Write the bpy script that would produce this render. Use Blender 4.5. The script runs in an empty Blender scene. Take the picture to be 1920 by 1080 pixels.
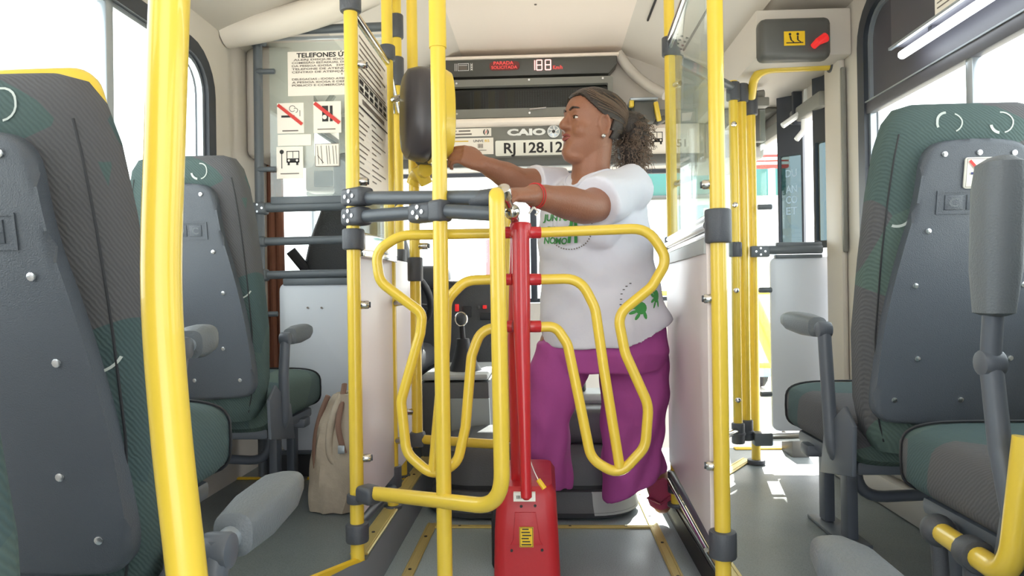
import bpy, bmesh, math, random
from math import sin, cos, pi, radians, atan2, sqrt
from mathutils import Vector, Matrix
from mathutils.bvhtree import BVHTree

random.seed(7)
SC = bpy.context.scene
COL = SC.collection

# ------------------------------------------------------------------ camera
FPX = 1300.0                       # focal length in pixels of the 1920x1080 frame
CAM = Vector((0.0, 0.0, 0.82))     # eye height above the aisle floor
VPX, VPY = 1020.0, 545.0           # where the bus's length direction (+Y) vanishes
ROLL = radians(0.8)
_yaw = math.atan((VPX - 960.0) / FPX)
_pit = math.atan((VPY - 540.0) / FPX)
_f = Vector((-sin(_yaw) * cos(_pit), cos(_yaw) * cos(_pit), sin(_pit))).normalized()
_r0 = Vector((cos(_yaw), sin(_yaw), 0.0))
_u0 = _r0.cross(_f).normalized()
CR = (_r0 * cos(ROLL) - _u0 * sin(ROLL)).normalized()
CU = (_r0 * sin(ROLL) + _u0 * cos(ROLL)).normalized()
CF = _f
cam_d = bpy.data.cameras.new('camera')
cam_d.sensor_width = 36.0
cam_d.lens = FPX / 1920.0 * 36.0
cam_d.clip_start = 0.02
cam = bpy.data.objects.new('camera', cam_d)
COL.objects.link(cam)
cam.matrix_world = Matrix(((CR.x, CU.x, -CF.x, CAM.x), (CR.y, CU.y, -CF.y, CAM.y), (CR.z, CU.z, -CF.z, CAM.z), (0, 0, 0, 1)))
SC.camera = cam


def ray(px, py):
    return CF + CR * ((px - 960.0) / FPX) + CU * ((540.0 - py) / FPX)


def P(px, py, Y=None, X=None, Z=None):
    d = ray(px, py)
    if Y is not None:
        t = (Y - CAM.y) / d.y
    elif X is not None:
        t = (X - CAM.x) / d.x
    else:
        t = (Z - CAM.z) / d.z
    return CAM + d * t


# ------------------------------------------------------------------ sky, sun, exposure
w = bpy.data.worlds.new('sky')
SC.world = w
w.use_nodes = True
bg = w.node_tree.nodes['Background']
bg.inputs['Color'].default_value = (0.93, 0.97, 1.0, 1)
bg.inputs['Strength'].default_value = 2.6
sun_d = bpy.data.lights.new('sun', 'SUN')
sun_d.energy = 11.0
sun_d.color = (1.0, 0.95, 0.87)
sun_d.angle = radians(0.6)
sun = bpy.data.objects.new('sun', sun_d)
COL.objects.link(sun)
SUN_AZ, SUN_EL = radians(12), radians(38)          # from the front, a little to the right
_sd = Vector((-sin(SUN_AZ) * cos(SUN_EL), -cos(SUN_AZ) * cos(SUN_EL), -sin(SUN_EL)))
sun.rotation_euler = _sd.to_track_quat('-Z', 'Y').to_euler()
SC.view_settings.view_transform = 'Standard'
SC.view_settings.look = 'None'
SC.view_settings.gamma = 1.0
SC.view_settings.use_curve_mapping = False
SC.view_settings.exposure = 0.80


# ------------------------------------------------------------------ helpers
def tag(o, label=None, cat=None, group=None, kind=None):
    if label: o['label'] = label
    if cat: o['category'] = cat
    if group: o['group'] = group
    if kind: o['kind'] = kind
    return o


WL = {}


def thing(name, label, cat, loc=(0, 0, 0), group=None, kind=None):
    o = bpy.data.objects.new(name, None)
    o.empty_display_size = 0.05
    o.location = Vector(loc)
    COL.objects.link(o)
    WL[o] = Vector(loc)
    return tag(o, label, cat, group, kind)


def frame_for(d):
    d = d.normalized()
    a = Vector((0, 0, 1)) if abs(d.z) < 0.9 else Vector((0, 1, 0))
    u = d.cross(a).normalized()
    return u, u.cross(d).normalized()


def sgp(v, p):
    return math.copysign(abs(v) ** p, v)


def ring(c, a, b, n=20, p=2.0):
    c, a, b = Vector(c), Vector(a), Vector(b)
    e = 2.0 / p
    return [c + a * sgp(cos(2 * pi * i / n), e) + b * sgp(sin(2 * pi * i / n), e) for i in range(n)]


def rot(ax=0, ay=0, az=0):
    return (Matrix.Rotation(az, 3, 'Z') @ Matrix.Rotation(ay, 3, 'Y') @ Matrix.Rotation(ax, 3, 'X'))


def fillet(pts, r, n=6):
    """round the inner corners of a polyline"""
    pts = [Vector(p) for p in pts]
    out = [pts[0]]
    for i in range(1, len(pts) - 1):
        rr = r[i - 1] if isinstance(r, (list, tuple)) else r
        a, b, c = pts[i - 1], pts[i], pts[i + 1]
        d1, d2 = (a - b), (c - b)
        l1, l2 = d1.length, d2.length
        d1.normalize(); d2.normalize()
        ang = d1.angle(d2)
        t = min(rr / max(math.tan(ang / 2), 1e-4), l1 * 0.49, l2 * 0.49)
        p1, p2 = b + d1 * t, b + d2 * t
        for k in range(n + 1):
            s = k / n
            out.append(p1 * (1 - s) ** 2 + b * (2 * s * (1 - s)) + p2 * s * s)
    out.append(pts[-1])
    return out


def smooth_path(pts, n=5):
    """catmull-rom"""
    pts = [Vector(p) for p in pts]
    q = [pts[0] * 2 - pts[1]] + pts + [pts[-1] * 2 - pts[-2]]
    out = []
    for i in range(1, len(q) - 2):
        a, b, c, d = q[i - 1], q[i], q[i + 1], q[i + 2]
        for k in range(n):
            t = k / n
            out.append(0.5 * ((2 * b) + (c - a) * t + (2 * a - 5 * b + 4 * c - d) * t * t + (3 * b - a - 3 * c + d) * t ** 3))
    out.append(pts[-1])
    return out


TXT = {}


def text_geo(s, bold=0.0):
    k = (s, bold)
    if k not in TXT:
        cu = bpy.data.curves.new('t', 'FONT')
        cu.body = s
        cu.size = 1.0
        cu.offset = bold
        cu.resolution_u = 3
        o = bpy.data.objects.new('t', cu)
        COL.objects.link(o)
        dg = bpy.context.evaluated_depsgraph_get()
        me = o.evaluated_get(dg).to_mesh()
        V = [(v.co.x, v.co.y) for v in me.vertices]
        F = [tuple(p.vertices) for p in me.polygons]
        o.evaluated_get(dg).to_mesh_clear()
        bpy.data.objects.remove(o); bpy.data.curves.remove(cu)
        TXT[k] = (V, F)
    return TXT[k]


class MB:
    def __init__(self):
        self.V, self.F = [], []

    def add(self, V, F):
        n = len(self.V)
        self.V += [Vector(v) for v in V]
        self.F += [tuple(n + i for i in f) for f in F]
        return self

    def bm(self, bm, M=None, c=(0, 0, 0)):
        bm.verts.index_update()
        c = Vector(c)
        V = [(M @ v.co if M else v.co.copy()) + c for v in bm.verts]
        F = [tuple(v.index for v in f.verts) for f in bm.faces]
        bm.free()
        return self.add(V, F)

    def box(self, c, s, bevel=0.0, seg=2, M=None):
        bm = bmesh.new()
        bmesh.ops.create_cube(bm, size=1.0)
        for v in bm.verts:
            v.co = Vector((v.co.x * s[0], v.co.y * s[1], v.co.z * s[2]))
        if bevel > 0:
            bevel = min(bevel, 0.49 * min(s))
            bmesh.ops.bevel(bm, geom=list(bm.edges), offset=bevel, segments=seg, affect='EDGES', profile=0.5)
        return self.bm(bm, M, c)

    def span(self, a, b, bevel=0.0, seg=2):
        a, b = Vector(a), Vector(b)
        d = b - a
        return self.box((a + b) / 2, (abs(d.x), abs(d.y), abs(d.z)), bevel, seg)

    def loft(self, rings, cap=True, closed=False):
        n = len(rings[0])
        V, F = [], []
        for r in rings: V += list(r)
        m = len(rings)
        for j in range(m if closed else m - 1):
            a, b = j * n, ((j + 1) % m) * n
            for i in range(n):
                k = (i + 1) % n
                F.append((a + i, a + k, b + k, b + i))
        if cap and not closed:
            F.append(tuple(range(n - 1, -1, -1)))
            F.append(tuple(range((m - 1) * n, m * n)))
        return self.add(V, F)

    def tube(self, pts, r, n=14, cap=True, closed=False, flat=1.0):
        pts = [Vector(p) for p in pts]
        m = len(pts)
        R = r if isinstance(r, (list, tuple)) else [r] * m
        rings = []
        u = None
        for i in range(m):
            if closed:
                d = pts[(i + 1) % m] - pts[i - 1]
            else:
                d = pts[min(i + 1, m - 1)] - pts[max(i - 1, 0)]
            d.normalize()
            if u is None:
                u, v = frame_for(d)
            else:
                u = (u - d * u.dot(d)).normalized()
                v = u.cross(d).normalized()
            rings.append(ring(pts[i], u * R[i], v * R[i] * flat, n))
        return self.loft(rings, cap, closed)

    def cyl(self, a, b, r, r2=None, n=16, bevel=0.0):
        a, b = Vector(a), Vector(b)
        r2 = r if r2 is None else r2
        d = (b - a)
        L = d.length
        d.normalize()
        u, v = frame_for(d)
        if bevel > 0:
            k = min(bevel, L * .45, r * .8)
            prof = [(0, r - k), (k * .3, r - k * .3), (k, r), (L - k, r2), (L - k * .3, r2 - k * .3), (L, r2 - k)]
        else:
            prof = [(0, r), (L, r2)]
        return self.loft([ring(a + d * t, u * q, v * q, n) for t, q in prof])

    def sphere(self, c, r, n=20, m=12, M=None):
        c = Vector(c)
        if not isinstance(r, (tuple, list)): r = (r, r, r)
        rings = []
        for j in range(m + 1):
            t = -pi / 2 + pi * j / m
            rr = max(cos(t), 1e-3)
            pts = []
            for i in range(n):
                a = 2 * pi * i / n
                p = Vector((r[0] * rr * cos(a), r[1] * rr * sin(a), r[2] * sin(t)))
                pts.append(c + (M @ p if M else p))
            rings.append(pts)
        return self.loft(rings)

    def prism(self, outline, o, u, v, depth, bevel=0.0, seg=2):
        """outline 2D (u,v) extruded along -n (n = u x v), front face at o"""
        o, u, v = Vector(o), Vector(u), Vector(v)
        nrm = u.cross(v).normalized()
        bm = bmesh.new()
        vs = [bm.verts.new(o + u * a + v * b) for a, b in outline]
        f = bm.faces.new(vs)
        ex = bmesh.ops.extrude_face_region(bm, geom=[f])
        nv = [e for e in ex['geom'] if isinstance(e, bmesh.types.BMVert)]
        for q in nv: q.co -= nrm * depth
        if bevel > 0:
            fe = [e for e in f.edges] + [e for e in bm.edges if e.verts[0] in nv and e.verts[1] in nv]
            bmesh.ops.bevel(bm, geom=fe, offset=bevel, segments=seg, affect='EDGES', profile=0.5)
        bmesh.ops.recalc_face_normals(bm, faces=bm.faces)
        return self.bm(bm)

    def holed(self, outer, holes, o, u, v, depth):
        """plate with holes: 2D loops"""
        o, u, v = Vector(o), Vector(u), Vector(v)
        nrm = u.cross(v).normalized()
        bm = bmesh.new()
        edges = []
        for L in [outer] + holes:
            vs = [bm.verts.new(o + u * a + v * b) for a, b in L]
            edges += [bm.edges.new((vs[i], vs[(i + 1) % len(vs)])) for i in range(len(vs))]
        bmesh.ops.triangle_fill(bm, use_beauty=True, use_dissolve=False, edges=edges, normal=nrm)
        ex = bmesh.ops.extrude_face_region(bm, geom=list(bm.faces))
        for q in ex['geom']:
            if isinstance(q, bmesh.types.BMVert): q.co -= nrm * depth
        bmesh.ops.recalc_face_normals(bm, faces=bm.faces)
        return self.bm(bm)

    def mesh(self, name, off=Vector((0, 0, 0)), angle=40, smooth=True):
        me = bpy.data.meshes.new(name)
        me.from_pydata([tuple(v - off) for v in self.V], [], self.F)
        me.validate()
        bm = bmesh.new(); bm.from_mesh(me)
        bmesh.ops.recalc_face_normals(bm, faces=bm.faces)
        bm.to_mesh(me); bm.free()
        if smooth:
            me.shade_smooth()
            me.set_sharp_from_angle(angle=radians(angle))
        return me


def part(name, mb, mat, parent=None, label=None, kind=None, angle=40, smooth=True):
    off = WL.get(parent, Vector((0, 0, 0))) if parent else Vector((0, 0, 0))
    me = mb if isinstance(mb, bpy.types.Mesh) else mb.mesh(name, off, angle, smooth)
    o = bpy.data.objects.new(name, me)
    if not me.materials: me.materials.append(mat)
    COL.objects.link(o)
    if parent: o.parent = parent
    WL[o] = off
    return tag(o, label, kind=kind)


def solo(name, mb, mat, label, cat, group=None, kind=None, angle=40):
    """a thing that is one mesh; its origin goes to the base of its mesh"""
    xs = [v.x for v in mb.V]; ys = [v.y for v in mb.V]; zs = [v.z for v in mb.V]
    off = Vector(((min(xs) + max(xs)) / 2, (min(ys) + max(ys)) / 2, min(zs)))
    o = bpy.data.objects.new(name, mb.mesh(name, off, angle))
    o.data.materials.append(mat)
    o.location = off
    COL.objects.link(o)
    WL[o] = off
    return tag(o, label, cat, group, kind)


def struct(name, mb, mat, parent=None, angle=40, label=None):
    return tag(part(name, mb, mat, parent, angle=angle), label, kind='structure' if not parent else None)


def copy_tree(o, parent=None):
    c = o.copy()
    COL.objects.link(c)
    if parent: c.parent = parent
    for ch in list(o.children):
        copy_tree(ch, c)
    return c


def remesh(mb, voxel, smooth=4, name='body'):
    me = bpy.data.meshes.new('tmp')
    me.from_pydata([tuple(v) for v in mb.V], [], mb.F)
    bm = bmesh.new(); bm.from_mesh(me)
    bmesh.ops.recalc_face_normals(bm, faces=bm.faces)
    bm.to_mesh(me); bm.free()
    o = bpy.data.objects.new('tmp', me)
    COL.objects.link(o)
    m = o.modifiers.new('r', 'REMESH'); m.mode = 'VOXEL'; m.voxel_size = voxel
    if smooth:
        s = o.modifiers.new('s', 'SMOOTH'); s.factor = 0.5; s.iterations = smooth
    dg = bpy.context.evaluated_depsgraph_get()
    out = bpy.data.meshes.new_from_object(o.evaluated_get(dg))
    bpy.data.objects.remove(o); bpy.data.meshes.remove(me)
    out.name = name
    out.shade_smooth()
    return out


# ------------------------------------------------------------------ materials
def lin(c):
    f = lambda x: x / 12.92 if x <= 0.04045 else ((x + 0.055) / 1.055) ** 2.4
    return tuple(f(x / 255.0) for x in c)


def mat(name, rgb, rough=0.5, metal=0.0, var=0.06, vscale=6.0, bump=0.0, bscale=60.0, spec=0.5, coat=0.0, emit=None, estr=0.0, detail=3.0):
    """principled with a little noise variation of colour and fine bump; rgb is sRGB 0-255"""
    m = bpy.data.materials.new(name)
    m.use_nodes = True
    nt = m.node_tree
    b = nt.nodes['Principled BSDF']
    c = lin(rgb)
    b.inputs['Roughness'].default_value = rough
    b.inputs['Metallic'].default_value = metal
    b.inputs['Specular IOR Level'].default_value = spec
    b.inputs['Coat Weight'].default_value = coat
    tc = nt.nodes.new('ShaderNodeTexCoord')
    n = nt.nodes.new('ShaderNodeTexNoise')
    n.inputs['Scale'].default_value = vscale
    n.inputs['Detail'].default_value = detail
    nt.links.new(tc.outputs['Object'], n.inputs['Vector'])
    mx = nt.nodes.new('ShaderNodeMix'); mx.data_type = 'RGBA'
    mx.inputs[6].default_value = (*[x * (1 - var) for x in c], 1)
    mx.inputs[7].default_value = (*[min(1, x * (1 + var)) for x in c], 1)
    nt.links.new(n.outputs['Fac'], mx.inputs[0])
    nt.links.new(mx.outputs[2], b.inputs['Base Color'])
    if bump > 0:
        n2 = nt.nodes.new('ShaderNodeTexNoise')
        n2.inputs['Scale'].default_value = bscale
        n2.inputs['Detail'].default_value = 4
        nt.links.new(tc.outputs['Object'], n2.inputs['Vector'])
        bp = nt.nodes.new('ShaderNodeBump')
        bp.inputs['Strength'].default_value = bump
        bp.inputs['Distance'].default_value = 0.01
        nt.links.new(n2.outputs['Fac'], bp.inputs['Height'])
        nt.links.new(bp.outputs['Normal'], b.inputs['Normal'])
    if emit:
        b.inputs['Emission Color'].default_value = (*lin(emit), 1)
        b.inputs['Emission Strength'].default_value = estr
    return m


def glass_mat(name, tint=(0.97, 1, 0.99), refl=0.08, rough=0.02, milky=0.0):
    m = bpy.data.materials.new(name)
    m.use_nodes = True
    nt = m.node_tree
    nt.nodes.remove(nt.nodes['Principled BSDF'])
    out = nt.nodes['Material Output']
    tr = nt.nodes.new('ShaderNodeBsdfTransparent'); tr.inputs['Color'].default_value = (*tint, 1)
    gl = nt.nodes.new('ShaderNodeBsdfGlossy'); gl.inputs['Roughness'].default_value = rough
    lw = nt.nodes.new('ShaderNodeLayerWeight')
    pw = nt.nodes.new('ShaderNodeMath'); pw.operation = 'POWER'; pw.inputs[1].default_value = 5.0
    nt.links.new(lw.outputs['Facing'], pw.inputs[0])
    ad = nt.nodes.new('ShaderNodeMath'); ad.operation = 'MULTIPLY_ADD'; ad.inputs[1].default_value = 0.4; ad.inputs[2].default_value = refl
    nt.links.new(pw.outputs[0], ad.inputs[0])
    ad.use_clamp = True
    mx = nt.nodes.new('ShaderNodeMixShader')
    nt.links.new(ad.outputs[0], mx.inputs[0])
    nt.links.new(tr.outputs[0], mx.inputs[1]); nt.links.new(gl.outputs[0], mx.inputs[2])
    last = mx
    if milky > 0:
        df = nt.nodes.new('ShaderNodeBsdfDiffuse'); df.inputs['Color'].default_value = (0.8, 0.88, 0.85, 1)
        m2 = nt.nodes.new('ShaderNodeMixShader'); m2.inputs[0].default_value = milky
        nt.links.new(mx.outputs[0], m2.inputs[1]); nt.links.new(df.outputs[0], m2.inputs[2])
        last = m2
    nt.links.new(last.outputs[0], out.inputs['Surface'])
    return m


M = {}
M['yellow'] = mat('yellow_paint', (228, 196, 68), 0.30, var=0.05, vscale=5, coat=0.3)
M['clamp'] = mat('clamp_grey', (74, 77, 84), 0.45, var=0.08, bump=0.15, bscale=400)
M['darktube'] = mat('dark_tube', (82, 88, 96), 0.38, var=0.05)
M['frame_grey'] = mat('frame_grey', (92, 99, 106), 0.42, var=0.06)
M['chrome'] = mat('chrome', (205, 203, 200), 0.18, metal=1.0, var=0.04)
M['screw'] = mat('screw', (215, 218, 222), 0.25, metal=0.9)
M['shell'] = mat('seat_shell', (86, 92, 101), 0.42, var=0.07, bump=0.25, bscale=500)
M['pad'] = mat('armrest_pad', (104, 110, 116), 0.5, var=0.06, bump=0.2, bscale=300)
M['legmetal'] = mat('leg_metal', (88, 94, 104), 0.4, var=0.06)
M['red'] = mat('red_paint', (188, 36, 44), 0.30, var=0.06, coat=0.3)
M['redbox'] = mat('red_box_paint', (178, 34, 42), 0.42, var=0.08, bump=0.1, bscale=30)
M['black'] = mat('black_rubber', (38, 39, 44), 0.55)
M['seal'] = mat('window_seal', (44, 49, 58), 0.45)
M['beige'] = mat('beige_panel', (205, 198, 190), 0.5, var=0.04, vscale=2)
M['ceilcream'] = mat('ceiling_cream', (250, 236, 224), 0.45, var=0.03, vscale=2)
M['ceilgrey'] = mat('ceiling_duct', (228, 220, 210), 0.45, var=0.04, vscale=2)
M['white'] = mat('white_panel', (208, 214, 224), 0.3, var=0.02, vscale=2)
M['pinkpanel'] = mat('pink_white_panel', (222, 212, 212), 0.35, var=0.03, vscale=2)
M['header'] = mat('header_grey', (128, 127, 122), 0.5, var=0.05)
M['signdark'] = mat('sign_dark', (84, 84, 82), 0.4, var=0.05)
M['dash'] = mat('dash_dark', (62, 64, 68), 0.5, var=0.1, bump=0.2, bscale=200)
M['cover'] = mat('engine_cover', (78, 80, 84), 0.42, var=0.07, bump=0.15, bscale=250)
M['covertop'] = mat('engine_cover_trim', (168, 172, 172), 0.4, var=0.05)
M['console'] = mat('console_grey', (150, 158, 160), 0.4, var=0.05)
M['paper'] = mat('paper', (246, 238, 228), 0.6, var=0.02)
M['plate'] = mat('plate_white', (240, 238, 228), 0.45, var=0.02)
M['ink'] = mat('ink_black', (44, 42, 42), 0.6, var=0.0)
M['inkgrey'] = mat('ink_grey', (120, 110, 104), 0.6, var=0.0)
M['inkred'] = mat('ink_red', (214, 62, 58), 0.5, var=0.0)
M['inkgreen'] = mat('ink_green', (66, 150, 78), 0.7, var=0.05)
M['inkyellow'] = mat('label_yellow', (232, 190, 30), 0.5, var=0.03)
M['logo'] = mat('logo_white', (238, 238, 236), 0.35, var=0.0)
M['strip'] = mat('aluminium_yellow_strip', (206, 186, 118), 0.32, metal=0.35, var=0.08, vscale=12)
M['nosing'] = mat('yellow_nosing', (214, 176, 44), 0.4, var=0.08)
M['wallgrey'] = mat('wall_lower', (168, 164, 160), 0.5, var=0.04)
M['riser'] = mat('riser_grey', (118, 122, 128), 0.45, var=0.06)
M['valid_dark'] = mat('validator_dark', (70, 67, 72), 0.33, var=0.05)
M['lampred'] = mat('red_button', (200, 36, 36), 0.4, emit=(220, 40, 40), estr=0.3)
M['display_dark'] = mat('display_window', (120, 52, 50), 0.4)
M['display_red'] = mat('display_red', (190, 60, 60), 0.4, emit=(235, 80, 75), estr=0.55)
M['digits'] = mat('display_digits', (230, 170, 165), 0.4, emit=(255, 190, 185), estr=0.8)
M['led'] = mat('led_tube', (240, 250, 255), 0.3, emit=(240, 250, 255), estr=6.0)  # glow for a ceiling light's reflection, modelled as a tube
M['skin'] = mat('skin', (146, 98, 76), 0.48, var=0.10, vscale=9, bump=0.12, bscale=220)
M['lip'] = mat('lips', (140, 74, 70), 0.4)
M['eye'] = mat('eye_white', (225, 220, 214), 0.25)
M['iris'] = mat('iris_dark', (40, 26, 22), 0.2)
M['hair'] = mat('hair_dark', (52, 42, 38), 0.5, var=0.3, vscale=40, bump=0.5, bscale=120)
M['curl'] = mat('hair_curls', (112, 92, 78), 0.5, var=0.35, vscale=20)
M['shirt'] = mat('shirt_cotton', (218, 218, 230), 0.8, var=0.02, bump=0.35, bscale=16, spec=0.2)
M['pants'] = mat('trousers_purple', (172, 82, 152), 0.75, var=0.07, bump=0.35, bscale=14, spec=0.2)
M['sandal'] = mat('sandal_magenta', (158, 58, 88), 0.6)
M['bracelet'] = mat('bracelet_red', (200, 40, 44), 0.5)
M['bag'] = mat('bag_beige', (172, 160, 144), 0.8, var=0.16, vscale=14, bump=0.6, bscale=18)
M['bagtrim'] = mat('bag_trim', (128, 98, 84), 0.7, var=0.1)
M['curtain'] = mat('curtain_brown', (140, 92, 74), 0.9, var=0.15, vscale=20)
M['street'] = mat('street', (206, 202, 194), 0.9, var=0.1, vscale=1)
M['teal'] = mat('teal_glass', (56, 112, 108), 0.2, var=0.08)
M['offwhite'] = mat('off_white', (224, 226, 226), 0.5)
M['bluegrey'] = mat('blue_grey', (150, 172, 190), 0.4)
M['pinkwall'] = mat('pink_wall', (226, 110, 116), 0.7)
M['awning'] = mat('awning_red', (212, 70, 64), 0.7)
M['glass'] = glass_mat('clear_glass', (0.96, 0.99, 0.98), 0.025)
M['acrylic'] = glass_mat('acrylic_sheet', (0.95, 0.985, 0.97), 0.05, milky=0.06)
M['tinted'] = glass_mat('tinted_glass', (0.03, 0.03, 0.035), 0.04)
M['doorglass'] = glass_mat('door_glass', (0.27, 0.32, 0.33), 0.05)
M['hood'] = mat('hood_dark', (72, 70, 78), 0.5, var=0.05)
M['steel'] = mat('mullion_metal', (170, 178, 186), 0.3, metal=0.6)


def floor_mat(name, rgb, rough):
    m = mat(name, rgb, rough, var=0.08, vscale=3)
    nt = m.node_tree
    b = nt.nodes['Principled BSDF']
    tc = nt.nodes['Texture Coordinate']
    n = nt.nodes.new('ShaderNodeTexNoise'); n.inputs['Scale'].default_value = 260; n.inputs['Detail'].default_value = 1
    nt.links.new(tc.outputs['Object'], n.inputs['Vector'])
    r = nt.nodes.new('ShaderNodeValToRGB')
    r.color_ramp.elements[0].position = 0.30; r.color_ramp.elements[0].color = (0.72, 0.72, 0.72, 1)
    r.color_ramp.elements[1].position = 0.55; r.color_ramp.elements[1].color = (1, 1, 1, 1)
    nt.links.new(n.outputs['Fac'], r.inputs[0])
    mx = nt.nodes.new('ShaderNodeMix'); mx.data_type = 'RGBA'; mx.blend_type = 'MULTIPLY'; mx.inputs[0].default_value = 1
    src = b.inputs['Base Color'].links[0].from_socket
    nt.links.new(src, mx.inputs[6]); nt.links.new(r.outputs[0], mx.inputs[7])
    nt.links.new(mx.outputs[2], b.inputs['Base Color'])
    n3 = nt.nodes.new('ShaderNodeTexNoise'); n3.inputs['Scale'].default_value = 5; n3.inputs['Detail'].default_value = 5
    nt.links.new(tc.outputs['Object'], n3.inputs['Vector'])
    mr = nt.nodes.new('ShaderNodeMapRange'); mr.inputs[3].default_value = rough - 0.10; mr.inputs[4].default_value = rough + 0.18
    nt.links.new(n3.outputs['Fac'], mr.inputs[0]); nt.links.new(mr.outputs[0], b.inputs['Roughness'])
    return m


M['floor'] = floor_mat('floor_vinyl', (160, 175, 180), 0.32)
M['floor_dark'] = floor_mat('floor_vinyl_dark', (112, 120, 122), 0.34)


def fabric_mat():
    """woven bus upholstery: big patches of teal green and charcoal, fine diagonal ribs, a few pale printed arcs"""
    m = bpy.data.materials.new('seat_fabric')
    m.use_nodes = True
    nt = m.node_tree
    N, L = nt.nodes, nt.links
    b = N['Principled BSDF']
    b.inputs['Roughness'].default_value = 0.85
    b.inputs['Specular IOR Level'].default_value = 0.25
    tc = N.new('ShaderNodeTexCoord')
    vo = N.new('ShaderNodeTexVoronoi'); vo.inputs['Scale'].default_value = 4.6
    L.new(tc.outputs['Object'], vo.inputs['Vector'])
    sp = N.new('ShaderNodeSeparateColor'); L.new(vo.outputs['Color'], sp.inputs[0])
    cr = N.new('ShaderNodeValToRGB'); cr.color_ramp.interpolation = 'CONSTANT'
    E = cr.color_ramp.elements
    E[0].position = 0.0; E[0].color = (*lin((80, 97, 96)), 1)
    E[1].position = 0.38; E[1].color = (*lin((92, 92, 95)), 1)
    e = E.new(0.62); e.color = (*lin((88, 105, 100)), 1)
    e = E.new(0.86); e.color = (*lin((74, 92, 94)), 1)
    L.new(sp.outputs[0], cr.inputs[0])
    wv = N.new('ShaderNodeTexWave'); wv.inputs['Scale'].default_value = 70; wv.inputs['Distortion'].default_value = 3.0
    wv.bands_direction = 'DIAGONAL'
    L.new(tc.outputs['Object'], wv.inputs['Vector'])
    mr = N.new('ShaderNodeMapRange'); mr.inputs[3].default_value = 0.92; mr.inputs[4].default_value = 1.08
    L.new(wv.outputs['Fac'], mr.inputs[0])
    mu = N.new('ShaderNodeMix'); mu.data_type = 'RGBA'; mu.blend_type = 'MULTIPLY'; mu.inputs[0].default_value = 1
    L.new(cr.outputs[0], mu.inputs[6]); L.new(mr.outputs[0], mu.inputs[7])
    L.new(mu.outputs[2], b.inputs['Base Color'])
    bp = N.new('ShaderNodeBump'); bp.inputs['Strength'].default_value = 0.25; bp.inputs['Distance'].default_value = 0.004
    L.new(wv.outputs['Fac'], bp.inputs['Height']); L.new(bp.outputs['Normal'], b.inputs['Normal'])
    return m


M['fabric'] = fabric_mat()
M['print'] = mat('pale_print', (196, 204, 200), 0.8)


class Dec:
    """flat printed sign built as thin layers: plate, then shapes of each colour proud of it"""
    def __init__(self, o, u, v, W, H):
        self.o, self.u, self.v = Vector(o), Vector(u).normalized(), Vector(v).normalized()
        self.n = self.u.cross(self.v).normalized()
        self.W, self.H = W, H
        self.L = {}
        self.lift = {}
        self.k = 0.0016

    def pt(self, a, b, lift=0.0):
        return self.o + self.u * a + self.v * b + self.n * lift

    def lay(self, c, lift=None):
        if c not in self.L:
            self.L[c] = MB()
            self.lift[c] = (0.0008 * (len(self.L))) if lift is None else lift
        return self.L[c], self.lift[c]

    def poly(self, c, pts):
        mb, l = self.lay(c)
        mb.add([self.pt(a, b, l) for a, b in pts], [tuple(range(len(pts)))])

    def rect(self, c, a, b, a2, b2):
        self.poly(c, [(a, b), (a2, b), (a2, b2), (a, b2)])

    def line(self, c, p, q, w):
        d = Vector((q[0] - p[0], q[1] - p[1])); d.normalize()
        s = Vector((-d.y, d.x)) * w / 2
        self.poly(c, [(p[0] + s.x, p[1] + s.y), (p[0] - s.x, p[1] - s.y), (q[0] - s.x, q[1] - s.y), (q[0] + s.x, q[1] + s.y)])

    def disc(self, c, x, y, r, ry=None, n=20):
        ry = ry or r
        self.poly(c, [(x + r * cos(2 * pi * i / n), y + ry * sin(2 * pi * i / n)) for i in range(n)])

    def arc(self, c, x, y, r, w, a0=0, a1=2 * pi, n=20):
        mb, l = self.lay(c)
        V, F = [], []
        for i in range(n + 1):
            a = a0 + (a1 - a0) * i / n
            V += [self.pt(x + (r - w / 2) * cos(a), y + (r - w / 2) * sin(a), l), self.pt(x + (r + w / 2) * cos(a), y + (r + w / 2) * sin(a), l)]
            if i: F.append((2 * i - 2, 2 * i - 1, 2 * i + 1, 2 * i))
        mb.add(V, F)

    def frame(self, c, a, b, a2, b2, w):
        self.rect(c, a, b, a2, b + w); self.rect(c, a, b2 - w, a2, b2)
        self.rect(c, a, b + w, a + w, b2 - w); self.rect(c, a2 - w, b + w, a2, b2 - w)

    def text(self, c, s, x, y, h, w=None, bold=0.0, mirror=False):
        V, F = text_geo(s, bold)
        if not V: return
        x0, x1 = min(p[0] for p in V), max(p[0] for p in V)
        k = h / 0.70
        kx = k if w is None else w / (x1 - x0)
        mb, l = self.lay(c)
        mb.add([self.pt(x + ((x1 - p[0]) if mirror else (p[0] - x0)) * kx, y + p[1] * k, l) for p in V], F)

    def finish(self, parent, names=None):
        names = names or {}
        for c, mb in self.L.items():
            nm = names.get(c, 'print')
            flat = any(k in nm for k in ('lettering', 'print', 'lines', 'heading', 'digits', 'faint', 'drawing'))
            part(nm, mb, M[c], parent, kind='stuff' if flat else None)


def sign(name, label, cat, o, u, v, W, H, platemat='paper', thick=0.002, group=None, rad=0.0):
    """thing with a plate; returns (root, Dec)"""
    d = Dec(o, u, v, W, H)
    root = thing(name, label, cat, d.pt(W / 2, 0), group)
    if rad > 0:
        pts = rrect(0, 0, W, H, rad)
    else:
        pts = [(0, 0), (W, 0), (W, H), (0, H)]
    part('plate', MB().prism(pts, d.o, d.u, d.v, thick), M[platemat], root)
    return root, d


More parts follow.
